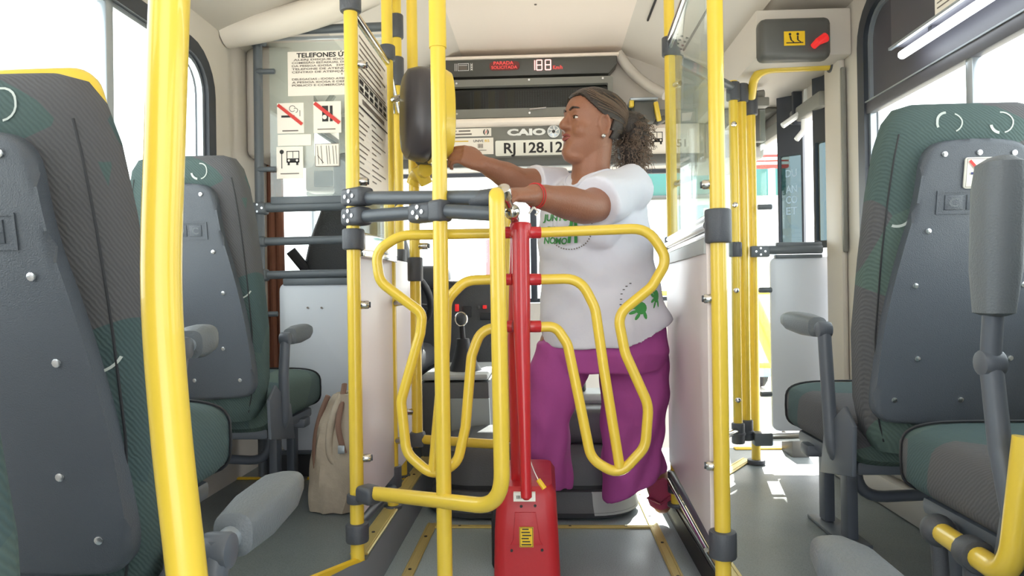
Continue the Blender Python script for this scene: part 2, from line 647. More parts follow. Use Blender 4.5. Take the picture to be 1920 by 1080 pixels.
def rrect(a, b, a2, b2, r, n=6):
    out = []
    for cx, cy, s in ((a2 - r, b2 - r, 0), (a + r, b2 - r, 1), (a + r, b + r, 2), (a2 - r, b + r, 3)):
        for i in range(n + 1):
            t = (s + i / n) * pi / 2
            out.append((cx + r * cos(t), cy + r * sin(t)))
    return out


X1, Y1, Z1 = Vector((1, 0, 0)), Vector((0, 1, 0)), Vector((0, 0, 1))

# ================================================================== STRUCTURE
ZR, ZL = 0.08, 0.12          # heights of the right and left platforms over the aisle floor
XL, XR = -0.475, 0.44        # their aisle edges
WX = 1.17                    # half width of the bus inside

# floors
struct('floor', MB().span((XL, -1.5, -0.05), (XR + 0.02, 4.35, 0.0)).span((-WX - .05, -1.5, -0.05), (XL, 1.75, 0.0)), M['floor'])
pl = [(-WX - .05, 1.64), (-0.60, 1.64), (XL, 1.80), (XL, 4.35), (-WX - .05, 4.35)]
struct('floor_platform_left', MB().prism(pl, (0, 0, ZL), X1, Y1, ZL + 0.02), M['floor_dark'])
rs = struct('trim_1', MB().add([Vector((-0.60, 1.64, 0)), Vector((XL, 1.80, 0)), Vector((XL, 4.3, 0)), Vector((-0.60, 1.64, ZL)), Vector((XL, 1.80, ZL)), Vector((XL, 4.3, ZL)), Vector((-WX, 1.64, 0)), Vector((-WX, 1.64, ZL))],
        [(0, 1, 4, 3), (1, 2, 5, 4), (6, 0, 3, 7)]), M['riser'])
rs.location = (0.0008, -0.0015, 0)
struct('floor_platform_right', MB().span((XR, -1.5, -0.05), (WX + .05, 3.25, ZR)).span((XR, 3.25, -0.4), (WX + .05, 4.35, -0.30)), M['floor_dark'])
struct('trim_2', MB().span((XR - .004, -1.5, 0.0), (XR - .0005, 3.2, ZR - .012)), M['black'])
# yellow and aluminium edge strips
ns = MB()
pa = [Vector((-WX, 1.645, ZL)), Vector((-0.598, 1.645, ZL)), Vector((XL - .012, 1.803, ZL))]
ns.tube(pa, 0.011, 8)
struct('trim_3', ns, M['nosing'])


def strip(name, a, b, wid, th, mt, screws=0):
    a, b = Vector(a), Vector(b)
    d = (b - a); L = d.length; d.normalize()
    side = d.cross(Z1).normalized()
    mb = MB().prism([(-L / 2, -wid / 2), (L / 2, -wid / 2), (L / 2, wid / 2), (-L / 2, wid / 2)], (a + b) / 2 + Z1 * th, d, -side if (d.cross(-side)).z > 0 else side, th, bevel=th * .4, seg=1)
    for k in (-.3, .3):
        mb.box((a + b) / 2 + side * (wid * k) + Z1 * (th + .0008), (L, 0.004, 0.0022), M=Matrix((d, side, Z1)).transposed())
    o = struct(name, mb, mt)
    for k in range(screws):
        p = a + d * (L * (k + .5) / screws)
        part('screw', MB().cyl(p + Z1 * th, p + Z1 * (th + .002), 0.005, n=8), M['ink'], o)
    return o


strip('trim_4', (XL - .028, 1.83, ZL), (XL - .028, 3.4, ZL), 0.05, 0.007, M['strip'], 5)
strip('trim_5', (XR + .030, 0.6, ZR), (XR + .030, 2.42, ZR), 0.05, 0.007, M['strip'], 5)
strip('trim_6', (-0.405, 0.8, 0), (-0.405, 2.43, 0), 0.035, 0.006, M['strip'], 6)
strip('trim_7', (0.367, 0.8, 0), (0.367, 2.9, 0), 0.035, 0.006, M['strip'], 8)
strip('trim_8', (-0.40, 2.40, 0), (0.365, 2.40, 0), 0.022, 0.005, M['strip'], 4)
strip('trim_9', (0.47, 2.45, ZR), (0.86, 3.02, ZR), 0.05, 0.006, M['strip'])
strip('trim_10', (0.86, 3.22, ZR), (WX, 3.22, ZR), 0.035, 0.006, M['nosing'])
strip('trim_11', (-WX, 2.58, ZL), (-0.53, 2.58, ZL), 0.02, 0.005, M['nosing'])

# side walls with rounded window openings
W1 = (0.30, 0.74, 2.42, 1.685)
W2 = (0.20, 0.74, 2.60, 1.86)
W3 = (-1.45, 0.74, 0.16, 1.685)
W4 = (-1.45, 0.74, 0.08, 1.86)
W5 = (2.98, 0.85, 4.05, 1.70)      # driver's side window
neg = lambda L: [(-a, b) for a, b in reversed(L)]
struct('wall_left', MB().holed([(-1.5, -0.02), (4.35, -0.02), (4.35, 1.80), (-1.5, 1.80)], [rrect(*W1, .17), rrect(*W3, .17), rrect(*W5, .08)], (-WX, 0, 0), Y1, Z1, 0.06), M['beige'])
struct('wall_right', MB().holed([(1.5, -0.02), (1.5, 1.95), (-4.35, 1.95), (-4.35, 1.575), (-2.86, 1.575), (-2.86, -0.02)], [neg(rrect(*W2, .17)), neg(rrect(*W4, .17))], (WX, 0, 0), -Y1, Z1, 0.06), M['beige'])


def window(name, X, side, R, mull, rad, sealw=0.055, split=None):
    """rubber seal, pane(s), mullions in a wall opening; side +1 = wall on the right"""
    root = thing(name, None, None, (X, (R[0] + R[2]) / 2, R[1]), kind='structure')
    u = Y1 if side < 0 else -Y1
    fx = (lambda L: L) if side < 0 else neg
    e = 0.004
    outer = rrect(R[0] + e, R[1] + e, R[2] - e, R[3] - e, rad - e)
    inner = rrect(R[0] + sealw, R[1] + sealw, R[2] - sealw, R[3] - sealw, max(rad - sealw, .03))
    part('seal', MB().holed(fx(outer), [fx(inner)], (X - side * 0.012, 0, 0), u, Z1, 0.05), M['seal'], root)
    o2 = rrect(R[0] + sealw - .002, R[1] + sealw - .002, R[2] - sealw + .002, R[3] - sealw + .002, max(rad - sealw, .03))
    i2 = rrect(R[0] + sealw + .014, R[1] + sealw + .014, R[2] - sealw - .014, R[3] - sealw - .014, max(rad - sealw - .014, .02))
    part('frame', MB().holed(fx(o2), [fx(i2)], (X + side * .004, 0, 0), u, Z1, 0.02), M['steel'], root)
    ys = [R[0] + sealw] + list(mull) + [R[2] - sealw]
    for a, b in zip(ys[:-1], ys[1:]):
        part('pane', MB().span((X + side * .018, a, R[1] + sealw), (X + side * .022, b, (split or R[3]) - sealw * (0 if split else 1))), M['glass'], root)
        if split:
            part('tinted_pane', MB().span((X + side * .016, a, split), (X + side * .022, b, R[3] - sealw)), M['hood'], root)
    for y in mull:
        part('mullion', MB().span((X - side * .002, y - .016, R[1] + sealw), (X + side * .026, y + .016, (split or R[3] - sealw)), .004), M['steel'], root)
    if split:
        part('top_rail', MB().span((X - side * .006, R[0] + sealw, split - .012), (X + side * .024, R[2] - sealw, split + .03), .004), M['hood'], root)
        part('rail_edge', MB().span((X - side * .009, R[0] + sealw, split + .028), (X - side * .004, R[2] - sealw, split + .033)), M['steel'], root)
    return root


window('window_1', -WX, -1, W1, [1.83], .17)
SPLIT = P(1800, 112, X=WX).z
window('window_2', WX, 1, W2, [0.9, 1.95], .17, split=SPLIT)
window('window_3', -WX, -1, W3, [-0.6], .17)
window('window_4', WX, 1, W4, [-0.6], .17, split=SPLIT)
window('window_5', -WX, -1, W5, [3.5], .08, sealw=.03)

# ceiling: flat cream centre, sloped ducts, small coves
struct('ceiling', MB().span((-0.43, -1.5, 2.10), (0.43, 3.80, 2.13)), M['ceilcream'])


def slab(name, a, b, y0, y1, mt, th=.03):
    a, b = Vector((a[0], 0, a[1])), Vector((b[0], 0, b[1]))
    n = Vector((-(b - a).z, 0, (b - a).x)).normalized()
    if n.z < 0: n = -n
    V = [a, b, b + n * th, a + n * th]
    return struct(name, MB().add([v + Y1 * y0 for v in V] + [v + Y1 * y1 for v in V], [(0, 1, 2, 3), (7, 6, 5, 4), (0, 4, 5, 1), (1, 5, 6, 2), (2, 6, 7, 3), (3, 7, 4, 0)]), mt)


dr = slab('ceiling_duct_right', (0.43, 2.10), (0.88, 1.915), -1.5, 3.80, M['ceilgrey'])
slab('ceiling_cove_right', (0.87, 1.925), (1.22, 1.88), -1.5, 3.80, M['beige'])
dl = slab('ceiling_duct_left', (-0.88, 1.90), (-0.43, 2.10), -1.5, 3.80, M['ceilgrey'])
slab('ceiling_cove_left', (-1.22, 1.76), (-0.87, 1.905), -1.5, 3.80, M['beige'])


def on_duct(x):
    return 2.10 - (abs(x) - .43) * (0.185 / 0.45)


for x in (0.50, 0.60, 0.70):
    part('slot', MB().span((x - .004, 0.6, on_duct(x) - .006), (x + .004, 3.25 + (x - .5) * .9, on_duct(x) + .002)), M['ink'], dr)
for x in (-0.50, -0.62, -0.72):
    part('slot', MB().span((x - .004, 0.6, 2.10 - (abs(x) - .43) * .444 - .006), (x + .004, 2.6, 2.10 - (abs(x) - .43) * .444 + .002)), M['ink'], dl)
hl = MB()
for i in range(4):
    for j in range(5):
        x, y = 0.615 + .024 * i, 3.28 + .05 * j
        hl.cyl((x, y, on_duct(x) - .004), (x, y, on_duct(x) + .003), 0.007, n=8)
part('vent_hole', hl, M['ink'], dr, kind='stuff')
for x, y in ((-.24, 3.0), (-.02, 2.75), (-.02, 3.1)):
    part('screw', MB().cyl((x, y, 2.097), (x, y, 2.101), .006, n=8), M['inkgrey'], SC.objects['ceiling'])
# rounded duct end over the cab partition, padded corner and front bulkhead
struct('trim_12', MB().tube(smooth_path([(-1.17, 2.52, 1.79), (-1.0, 2.52, 1.815), (-0.8, 2.52, 1.865), (-0.62, 2.52, 1.93), (-.46, 2.52, 2.02)]), 0.055, 12), M['ceilgrey'])
struct('trim_13', MB().span((-WX, 2.68, 1.36), (-0.98, 2.97, 1.80), .03, 3), M['beige'])
struct('wall_front', MB().holed([(-WX, -0.35), (WX, -0.35), (WX, 2.14), (-WX, 2.14)], [rrect(-1.08, 0.74, 1.09, 1.56, .08)], (0, 4.30, 0), X1, Z1, 0.05), M['beige'])
struct('wall_front_bulkhead', MB().span((-WX, 3.78, 1.76), (WX, 3.86, 2.13)), M['beige'])
struct('trim_14', MB().tube(smooth_path([P(1158, 100, Y=3.70), P(1185, 135, Y=3.70), P(1215, 160, Y=3.66), P(1248, 178, Y=3.6)]), 0.028, 10), M['beige'])
ws = thing('window_6', None, None, (0, 4.3, .74), kind='structure')
part('pane', MB().span((-1.08, 4.315, .74), (1.09, 4.320, 1.56)), M['glass'], ws)
part('divider', MB().span((P(1001, 480, Y=4.28).x - .02, 4.27, .76), (P(1001, 480, Y=4.28).x + .02, 4.325, 1.54), .004), M['seal'], ws)
part('seal', MB().holed(rrect(-1.075, .745, 1.085, 1.555, .078), [rrect(-1.05, .77, 1.06, 1.53, .06)], (0, 4.295, 0), X1, Z1, .03), M['seal'], ws)
# lower right wall heater strip
struct('baseboard_right', MB().span((WX - .05, -1.5, ZR), (WX, 2.85, ZR + .10), .012).span((WX - .03, -1.5, ZR + .11), (WX, 2.85, ZR + .30), .01), M['wallgrey'])
struct('trim_15', MB().span((1.145, 2.72, ZR), (WX, 2.87, 1.72), .012), M['beige'])
struct('trim_17', MB().span((1.13, 2.88, 1.555), (WX - .001, 4.25, 1.62), .01), M['header'])
struct('trim_18', MB().span((.86, 3.70, 1.50), (WX, 4.26, 1.765), .02), M['header'])
struct('trim_16', MB().span((1.148, 2.705, .95), (1.166, 2.722, 1.66), .006), M['header'])

# ================================================================== FRONT OF THE BUS
hp = thing('header_panel', 'long grey panel above the windscreen carrying the number plate and stickers', 'panel', (-.1, 3.72, 1.484))
part('body', MB().span((-1.1, 3.70, 1.484), (0.86, 3.79, 1.772), .012), M['header'], hp)
part('lower_lip', MB().span((-1.1, 3.67, 1.478), (0.86, 3.74, 1.53), .01), M['signdark'], hp)
part('cream_section', MB().span(P(1208, 291, Y=3.685), P(1310, 232, Y=3.70), .004), M['ceilcream'], hp, 'cream section at the end')

# dark dashboard of lights under the ceiling
a, b = P(806, 141, Y=3.66), P(1157, 104, Y=3.66)
sb = thing('indicator_panel', 'dark grey panel with red stop light and speed readout under the ceiling', 'sign', (a + b) / 2)
zt, zb = b.z, P(1000, 141, Y=3.66).z
ol = [(a.x, zb), (b.x - .045, zb), (b.x, zb + .05), (b.x, zt), (a.x, zt)]
part('body', MB().prism(ol, (0, 3.66, 0), X1, Z1, .11, .006), M['signdark'], sb)
part('top_trim', MB().span((a.x, 3.65, zt), (b.x + .01, 3.77, zt + .016), .004), M['ceilcream'], sb)
d = Dec((0, 3.6585, 0), X1, Z1, 1, 1)
d.k = 0


def at(px, py, Y):
    q = P(px, py, Y=Y)
    return q.x, q.z


x0, z0 = at(852, 135, 3.66); x1, z1 = at(887, 118, 3.66)
d.frame('logo', x0 + .018, z0 + .004, x1 - .022, z1 - .002, .003)
d.rect('inkgrey', x0 + .024, z0 + .010, x1 - .030, z0 + .030)
d.line('logo', (x0 + .024, z1 - .012), (x1 - .03, z1 - .012), .003)
for xx in (x0 + .003, x0 + .011, x1 - .004, x1 - .012):
    d.line('logo', (xx, z0 + .004), (xx, z1 - .002), .0028)
for k in range(3): d.disc('logo', x1 - .008, z0 + .010 + .012 * k, .003)
x0, z0 = at(918, 133, 3.66); x1, z1 = at(974, 115, 3.66)
d.poly('display_dark', rrect(x0, z0, x1, z1, .018))
d.text('display_red', 'PARADA', x0 + .022, z0 + .030, .018, (x1 - x0) * .66, .012)
d.text('display_red', 'SOLICITADA', x0 + .010, z0 + .008, .016, (x1 - x0) * .86, .012)


def seg(cx, cz, ch, h, wd, t):
    on = {'8': 'abcdefg', '1': 'bc'}[ch]
    S = {'a': (0, h, wd, h), 'b': (wd, h, wd, h / 2), 'c': (wd, h / 2, wd, 0), 'd': (0, 0, wd, 0), 'e': (0, 0, 0, h / 2), 'f': (0, h / 2, 0, h), 'g': (0, h / 2, wd, h / 2)}
    for s in on:
        p = S[s]
        d.line('digits', (cx + p[0], cz + p[1]), (cx + p[2], cz + p[3]), t)


x0, z0 = at(1002, 132, 3.66)
seg(x0 - .014, z0, '1', .052, .016, .005)
seg(x0 + .012, z0, '8', .052, .028, .006)
seg(x0 + .058, z0, '8', .052, .028, .006)
d.text('display_red', 'Km/h', x0 + .098, z0 + .002, .020, .050, .012)
d.finish(sb, {'display_dark': 'red_window', 'display_red': 'red_lettering', 'digits': 'speed_digits', 'logo': 'clock_symbol', 'inkgrey': 'symbol_fill'})

# destination box
a, b = P(806, 219, Y=3.62), P(1149, 144, Y=3.62)
zb, zt = P(1000, 219, Y=3.62).z, P(1000, 146, Y=3.62).z
db = thing('destination_box', 'destination sign box seen from inside with dark dotted window', 'sign', ((a.x + b.x) / 2, 3.62, zb))
ix0, iz0 = at(845, 206, 3.62); ix1, iz1 = at(1140, 155, 3.62)
part('housing', MB().holed(rrect(a.x, zb, b.x, zt, .015), [rrect(ix0, iz0, ix1, iz1, .008)], (0, 3.62, 0), X1, Z1, .06), M['header'], db)
part('back', MB().span((a.x + .01, 3.70, zb + .01), (b.x - .01, 3.74, zt - .01)), M['signdark'], db)
part('lower_ledge', MB().span((a.x, 3.60, zb - .03), (b.x + .02, 3.72, zb - .006), .006), M['ceilcream'], db)
part('window', MB().span((ix0 - .005, 3.655, iz0 - .005), (ix1 + .005, 3.658, iz1 + .005)), M['doorglass'], db)
lm = MB()
nx, nz = 46, 9
for i in range(nx):
    for j in range(nz):
        x = ix0 + .10 + (ix1 - ix0 - .22) * i / (nx - 1); z = iz0 + .015 + (iz1 - iz0 - .03) * j / (nz - 1)
        lm.box((x, 3.69, z), (.007, .008, .008))
part('dot_matrix', lm, M['offwhite'], db, kind='stuff')
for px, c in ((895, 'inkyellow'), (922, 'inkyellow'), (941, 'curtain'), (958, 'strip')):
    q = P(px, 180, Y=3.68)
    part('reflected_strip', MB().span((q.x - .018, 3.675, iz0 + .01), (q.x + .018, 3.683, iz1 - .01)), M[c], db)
for px, py in ((856, 157), (992, 150), (1130, 147), (857, 214), (993, 212)):
    q = P(px, py, Y=3.62)
    part('screw', MB().cyl(q, q - Y1 * .005, .006, n=8), M['screw'], db)
q, q2 = P(993, 205, Y=3.60), P(1024, 202, Y=3.60)
part('latch', MB().cyl(q, q2, .005, n=8), M['chrome'], db)

# plates and stickers on the header
YH = 3.695
def plate_px(name, label, cat, px0, py0, px1, py1, Y, pm='paper', rad=0.0, group=None):
    p0, p1 = P(px0, py1, Y=Y), P(px1, py0, Y=Y)
    zc = (P(px0, py1, Y=Y).z + P(px1, py1, Y=Y).z) / 2
    zt = (P(px0, py0, Y=Y).z + P(px1, py0, Y=Y).z) / 2
    r, d = sign(name, label, cat, (p0.x, Y, zc), X1, Z1, p1.x - p0.x, zt - zc, pm, group=group, rad=rad)
    return r, d


r, d = plate_px('number_plate', 'white plate reading RJ 128.12 on the grey header behind the woman', 'sign', 929, 262, 1090, 291, YH, 'plate', .008)
d.text('ink', 'RJ 128.12', d.W * .10, d.H * .18, d.H * .66, d.W * .685, .022)
d.finish(r, {'ink': 'lettering'})
p0 = P(951, 254, Y=YH); p1 = P(1023, 241, Y=YH)
lg = thing('logo_badge', 'white raised maker lettering with round emblem above the number plate', 'badge', p0)
d = Dec((p0.x, YH, p0.z), X1, Z1, p1.x - p0.x, p1.z - p0.z)
d.text('logo', 'CAIO', 0, 0, d.H, d.W, .055)
d.finish(lg, {'logo': 'lettering'})
q = P(1038, 247, Y=YH)
part('emblem', MB().cyl(q, q - Y1 * .006, .034, n=24, bevel=.002), M['steel'], lg)
d = Dec((q.x, YH - .0068, q.z), X1, Z1, 1, 1)
for k in range(6):
    a = k * pi / 3
    d.line('logo', (.008 * cos(a), .008 * sin(a)), (.03 * cos(a + .5), .03 * sin(a + .5)), .006)
d.arc('logo', 0, 0, .031, .004); d.disc('ink', 0, 0, .009)
d.finish(lg, {'logo': 'emblem_rays', 'ink': 'emblem_centre'})
r, d = plate_px('sticker', 'narrow white sticker strip with a round red-slashed symbol on the header', 'sticker', 832, 241, 921, 256, YH)
for k in (0, 1):
    x = .02
    for n in ((7, 9), (4, 13))[k]:
        d.rect('inkgrey', x, d.H * (.60 - .40 * k), x + n * .007, d.H * (.78 - .40 * k)); x += n * .007 + .012
d.disc('ink', d.W * .89, d.H * .5, .015, .017); d.disc('paper', d.W * .89, d.H * .5, .008, .017); d.line('inkred', (d.W * .885, d.H * .3), (d.W * .90, d.H * .7), .004)
d.finish(r, {'inkgrey': 'small_print', 'ink': 'symbol', 'paper': 'symbol_gap', 'inkred': 'slash'})
r, d = plate_px('sticker', 'larger cream sticker below the narrow strip, partly behind the hand', 'sticker', 832, 259, 925, 290, YH)
d.text('ink', 'UNIVE', d.W * .60, d.H * .74, d.H * .15, d.W * .20, .01)
d.text('inkyellow', 'RS', d.W * .83, d.H * .74, d.H * .15, d.W * .09, .01)
d.rect('inkyellow', d.W * .05, d.H * .78, d.W * .50, d.H * .84)
for k in range(4): d.rect('inkgrey', d.W * (.69 + .028 * k), d.H * .38, d.W * (.705 + .028 * k), d.H * .64)
d.rect('inkgrey', d.W * .62, d.H * .22, d.W * .86, d.H * .26)
d.finish(r, {'ink': 'lettering', 'inkyellow': 'yellow_print', 'inkgrey': 'small_print'})


def bus_picto(d, c, x, y, s):
    d.frame(c, x - .5 * s, y - .32 * s, x + .5 * s, y + .55 * s, .06 * s)
    d.line(c, (x, y), (x, y + .5 * s), .05 * s)
    d.rect(c, x - .5 * s, y - .35 * s, x + .5 * s, y - .02 * s)
    d.rect(c, x - .42 * s, y - .55 * s, x - .25 * s, y - .33 * s); d.rect(c, x + .25 * s, y - .55 * s, x + .42 * s, y - .33 * s)
    d.disc('paper', x - .32 * s, y - .18 * s, .09 * s); d.disc('paper', x + .32 * s, y - .18 * s, .09 * s)


r, d = plate_px('notice', 'small cream notice with a black bus front, behind the ponytail', 'notice', 1216, 240, 1250, 290, YH - .012)
bus_picto(d, 'ink', d.W * .47, d.H * .62, d.W * .62)
d.finish(r, {'ink': 'bus_pictogram', 'paper': 'headlamps'})
r, d = plate_px('notice', 'cream notice reading 51 behind the clear screen by the right pole', 'notice', 1264, 250, 1292, 286, YH - .012)
d.text('inkgrey', '51', d.W * .18, d.H * .3, d.H * .4, d.W * .6, .02)
d.finish(r, {'inkgrey': 'lettering'})

# camera box with yellow clips on the right
a, b = P(1188, 232, Y=3.55), P(1226, 190, Y=3.55)
cb = thing('camera_box', 'dark grey box with yellow side clips fixed below the front dome', 'box', ((a.x + b.x) / 2, 3.55, a.z))
part('body', MB().span((a.x, 3.53, a.z), (b.x, 3.68, b.z), .012), M['signdark'], cb)
part('top_plate', MB().span((a.x - .02, 3.51, b.z), (b.x + .015, 3.78, b.z + .012), .003), M['steel'], cb)
q = P(1232, 210, Y=3.54)
part('clip', MB().box(q, (.024, .04, .10), .006, M=rot(ay=radians(-10))), M['yellow'], cb)
q = P(1184, 195, Y=3.54)
part('clip', MB().box(q, (.022, .04, .035), .006), M['yellow'], cb)
q = P(1238, 226, Y=3.56)
part('bracket', MB().box(q, (.05, .06, .03), .008, M=rot(ay=radians(-25))), M['signdark'], cb)

# dashboard, wheel, gear lever, console
da = thing('dashboard', 'dark plastic driver dashboard with small red switches', 'dashboard', (-.6, 3.7, .12))
part('body', MB().prism([(-1.12, .12), (-.12, .12), (-.12, .80), (-.20, .87), (-1.05, .90), (-1.12, .85)], (0, 3.62, 0), X1, Z1, .66, .03, 3), M['dash'], da)
part('instrument_hood', MB().span((-.98, 3.52, .84), (-.50, 3.75, .955), .04, 3), M['dash'], da)
part('screen', MB().span(P(868, 595, Y=3.615), P(884, 574, Y=3.63), .004), M['black'], da)
part('switch', MB().span(P(853, 584, Y=3.60), P(861, 570, Y=3.63), .003), M['lampred'], da, 'red switch')
part('switch', MB().span(P(905, 579, Y=3.60), P(913, 572, Y=3.63), .003), M['lampred'], da, 'red switch')
part('switch', MB().span(P(895, 579, Y=3.60), P(901, 573, Y=3.63), .003), M['signdark'], da)
part('radio', MB().span(P(900, 600, Y=3.605), P(950, 585, Y=3.63), .004), M['black'], da)
sw = thing('steering_wheel', 'black steering wheel half hidden behind the yellow poles', 'steering wheel', (-.77, 3.4, .62))
Mx = rot(ax=radians(-52)); cc = Vector((-.765, 3.27, .78))
pts = [cc + Mx @ Vector((.225 * cos(2 * pi * i / 40), .225 * sin(2 * pi * i / 40), 0)) for i in range(40)]
part('rim', MB().tube(pts, .017, 10, closed=True), M['black'], sw)
sp_ = MB()
for a in (0.2, pi - .2, -pi / 2): sp_.tube([cc + Mx @ Vector((0, 0, -.02)), cc + Mx @ Vector((.215 * cos(a), .215 * sin(a), 0))], [.022, .014], 8)
part('spoke', sp_, M['dash'], sw)
part('hub', MB().sphere(cc + Mx @ Vector((0, 0, -.015)), (.07, .07, .035), M=Mx), M['dash'], sw)
part('column', MB().cyl(cc + Mx @ Vector((0, 0, -.03)), cc + Vector((0, .38, -.30)), .04), M['dash'], sw)
cs = thing('gear_console', 'grey floor console with a pale top plate beside the driver place', 'console', (-.40, 3.05, .12))
part('body', MB().prism([(-.53, .02), (-.225, .02), (-.235, .44), (-.53, .44)], (0, 2.90, 0), X1, Z1, .60, .015), M['cover'], cs)
part('front_panel', MB().prism([(-.395, .06), (-.225, .06), (-.235, .37), (-.40, .37)], (0, 2.893, 0), X1, Z1, .02, .006), M['console'], cs)
part('top_plate', MB().span((-.52, 2.90, .445), (-.24, 3.40, .472), .01), M['covertop'], cs)
gl = thing('gear_lever', 'gear lever with round knob and black gaiter on the console', 'gear lever', (-.36, 3.05, .472))
g0 = P(872, 678, Y=3.05)
g0.z = .472
gk = P(865, 598, Y=3.0)
rings = [ring(g0 + (gk - g0) * t, X1 * r_, Y1 * r_, 16) for t, r_ in ((0, .075), (.12, .06), (.3, .045), (.5, .032), (.62, .028))]
part('gaiter', MB().loft(rings), M['black'], gl)
part('shaft', MB().tube([g0 + (gk - g0) * .5, gk], .012, 10), M['black'], gl)
part('knob', MB().sphere(gk, (.026, .026, .032)), M['dash'], gl)
part('knob_ring', MB().tube([gk + Vector((.024 * cos(a * pi / 8), -.008, .028 * sin(a * pi / 8))) for a in range(16)], .005, 6, closed=True), M['chrome'], gl)

# engine cover
ec = thing('engine_cover', 'dark grey moulded engine cover at the front of the aisle', 'engine cover', (0, 2.8, 0))


def cover_ring(z, k, x0=-.44, x1=.33, y0=2.47, y1=2.885, r=.17):
    return [Vector((a, b, z)) for a, b in rrect(x0 + k, y0 + k, x1 - k, y1, r - k * .5, 8)]


part('base_skirt', MB().loft([cover_ring(.008, .0), cover_ring(.03, -.012), cover_ring(.055, 0), cover_ring(.10, .006), cover_ring(.105, .02)]), M['cover'], ec)
part('gap', MB().loft([cover_ring(.103, .02), cover_ring(.125, .02)]), M['black'], ec)
part('shell', MB().loft([cover_ring(.122, .010), cover_ring(.20, .018), cover_ring(.238, .026), cover_ring(.254, .045), cover_ring(.262, .09)]), M['cover'], ec)
part('corner_trim', MB().loft([[Vector((a, b, z)) for a, b in rrect(-.3, 2.47 + k, .33 - k, 3.0, .17 - k * .5, 8)[27:36]] for z, k in ((.022, -.014), (.055, -.005), (.095, .0), (.101, .004))], cap=False), M['covertop'], ec, 'pale corner strip')  # pale colour stands for the gloss highlight on the skirt corner
part('raised_block', MB().span((-.04, 2.52, .255), (.30, 2.88, .385), .035, 3), M['cover'], ec)
part('lid', MB().span((.02, 2.66, .375), (.24, 2.86, .42), .03, 3), M['covertop'], ec)
part('lid_handle', MB().cyl((.13, 2.75, .42), (.13, 2.75, .47), .03, n=16, bevel=.006), M['black'], ec)

# driver's seat and curtain, wall box with hammer
ds = thing('driver_seat', 'dark tall driver seat behind the clear cab partition', 'seat', (-.80, 3.1, ZL))
part('backrest', MB().loft([ring((-.80 + .02 * t, 3.02 - .16 * t, .5 + .74 * t), (wd, 0, 0), (0, .07, .03), 24, 3.2) for t, wd in ((0, .25), (.1, .27), (.45, .265), (.75, .20), (.93, .14), (1, .09))]), M['dash'], ds)
part('headrest', MB().box((-.775, 2.86, 1.31), (.19, .09, .19), .04, 3), M['dash'], ds)
part('cushion', MB().box((-.80, 3.28, .50), (.50, .48, .13), .05, 3), M['dash'], ds)
part('base', MB().box((-.80, 3.25, .28), (.34, .36, .32), .03), M['black'], ds)
part('support_arm', MB().tube([P(545, 470, Y=2.85), P(590, 525, Y=2.9)], .022, 8), M['black'], ds)
ct = MB()
for i in range(5):
    xx = P(496 + 7 * i, 400, Y=2.90).x
    ct.tube([(xx, 2.90 + .02 * (i % 2), 1.42), (xx + .004, 2.90 + .02 * (i % 2), .9), (xx + .01, 2.9, .32)], .017, 8)
cu = solo('curtain', ct, M['curtain'], 'gathered brown curtain beside the driver window', 'curtain')
cr_ = P(597, 340, Y=3.3)
bx = thing('cab_box', 'small cream switch box with dark insert behind the cab screen', 'box', cr_)
part('body', MB().box(P(605, 328, Y=3.05), (.13, .09, .16), .012), M['beige'], bx)
part('insert', MB().box(P(607, 335, Y=2.995), (.085, .01, .07), .004), M['signdark'], bx)
part('arm', MB().tube([P(605, 330, Y=3.1), Vector((-.97, 3.4, 1.3)), Vector((-1.17, 3.4, 1.32))], .015, 8), M['header'], bx)
fm = thing('cab_fan', 'grey folding bracket arms high in the driver cab', 'bracket', P(600, 190, Y=3.2))
part('arm', MB().tube([P(577, 170, Y=3.2), P(592, 196, Y=3.2), P(600, 205, Y=3.2)], .016, 8), M['header'], fm)
part('arm', MB().tube([P(625, 178, Y=3.2), P(610, 200, Y=3.2), P(600, 205, Y=3.2)], .016, 8), M['header'], fm)
part('stem', MB().tube([P(600, 205, Y=3.2), P(600, 190, Y=3.7)], .014, 8), M['header'], fm)

dm = thing('door_mechanism_box', 'grey door gear cover with yellow label and red release lever', 'box', (1.0, 2.65, 1.70))
part('side', MB().span((.815, 2.66, 1.69), (WX, 3.78, 1.870), .01), M['beige'], dm)
a, b = P(1424, 113, Y=2.62), P(1558, 30, Y=2.62)
part('front_cover', MB().span((a.x, 2.61, a.z), (b.x, 2.68, b.z), .025, 3), M['signdark'], dm)
a, b = P(1470, 86, Y=2.607), P(1509, 58, Y=2.607)
d = Dec((a.x, 2.607, a.z), X1, Z1, b.x - a.x, b.z - a.z)
d.rect('inkyellow', 0, 0, d.W, d.H)
d.line('ink', (.008, .010), (.070, .010), .004); d.disc('ink', .022, .042, .005); d.line('ink', (.022, .036), (.026, .020), .006); d.line('ink', (.026, .020), (.036, .012), .004); d.disc('ink', .050, .042, .005); d.line('ink', (.050, .036), (.050, .020), .006); d.line('ink', (.050, .020), (.062, .012), .004)
d.finish(dm, {'inkyellow': 'yellow_label', 'ink': 'label_pictogram'})
q = P(1530, 80, Y=2.60)
part('release_lever', MB().tube([P(1525, 87, Y=2.60), P(1534, 78, Y=2.58), P(1548, 70, Y=2.585)], [.012, .014, .018], 10), M['lampred'], dm)
part('keyhole', MB().span(P(1412, 105, Y=2.76) - X1 * .012, P(1414, 90, Y=2.78), .002), M['ink'], dm)

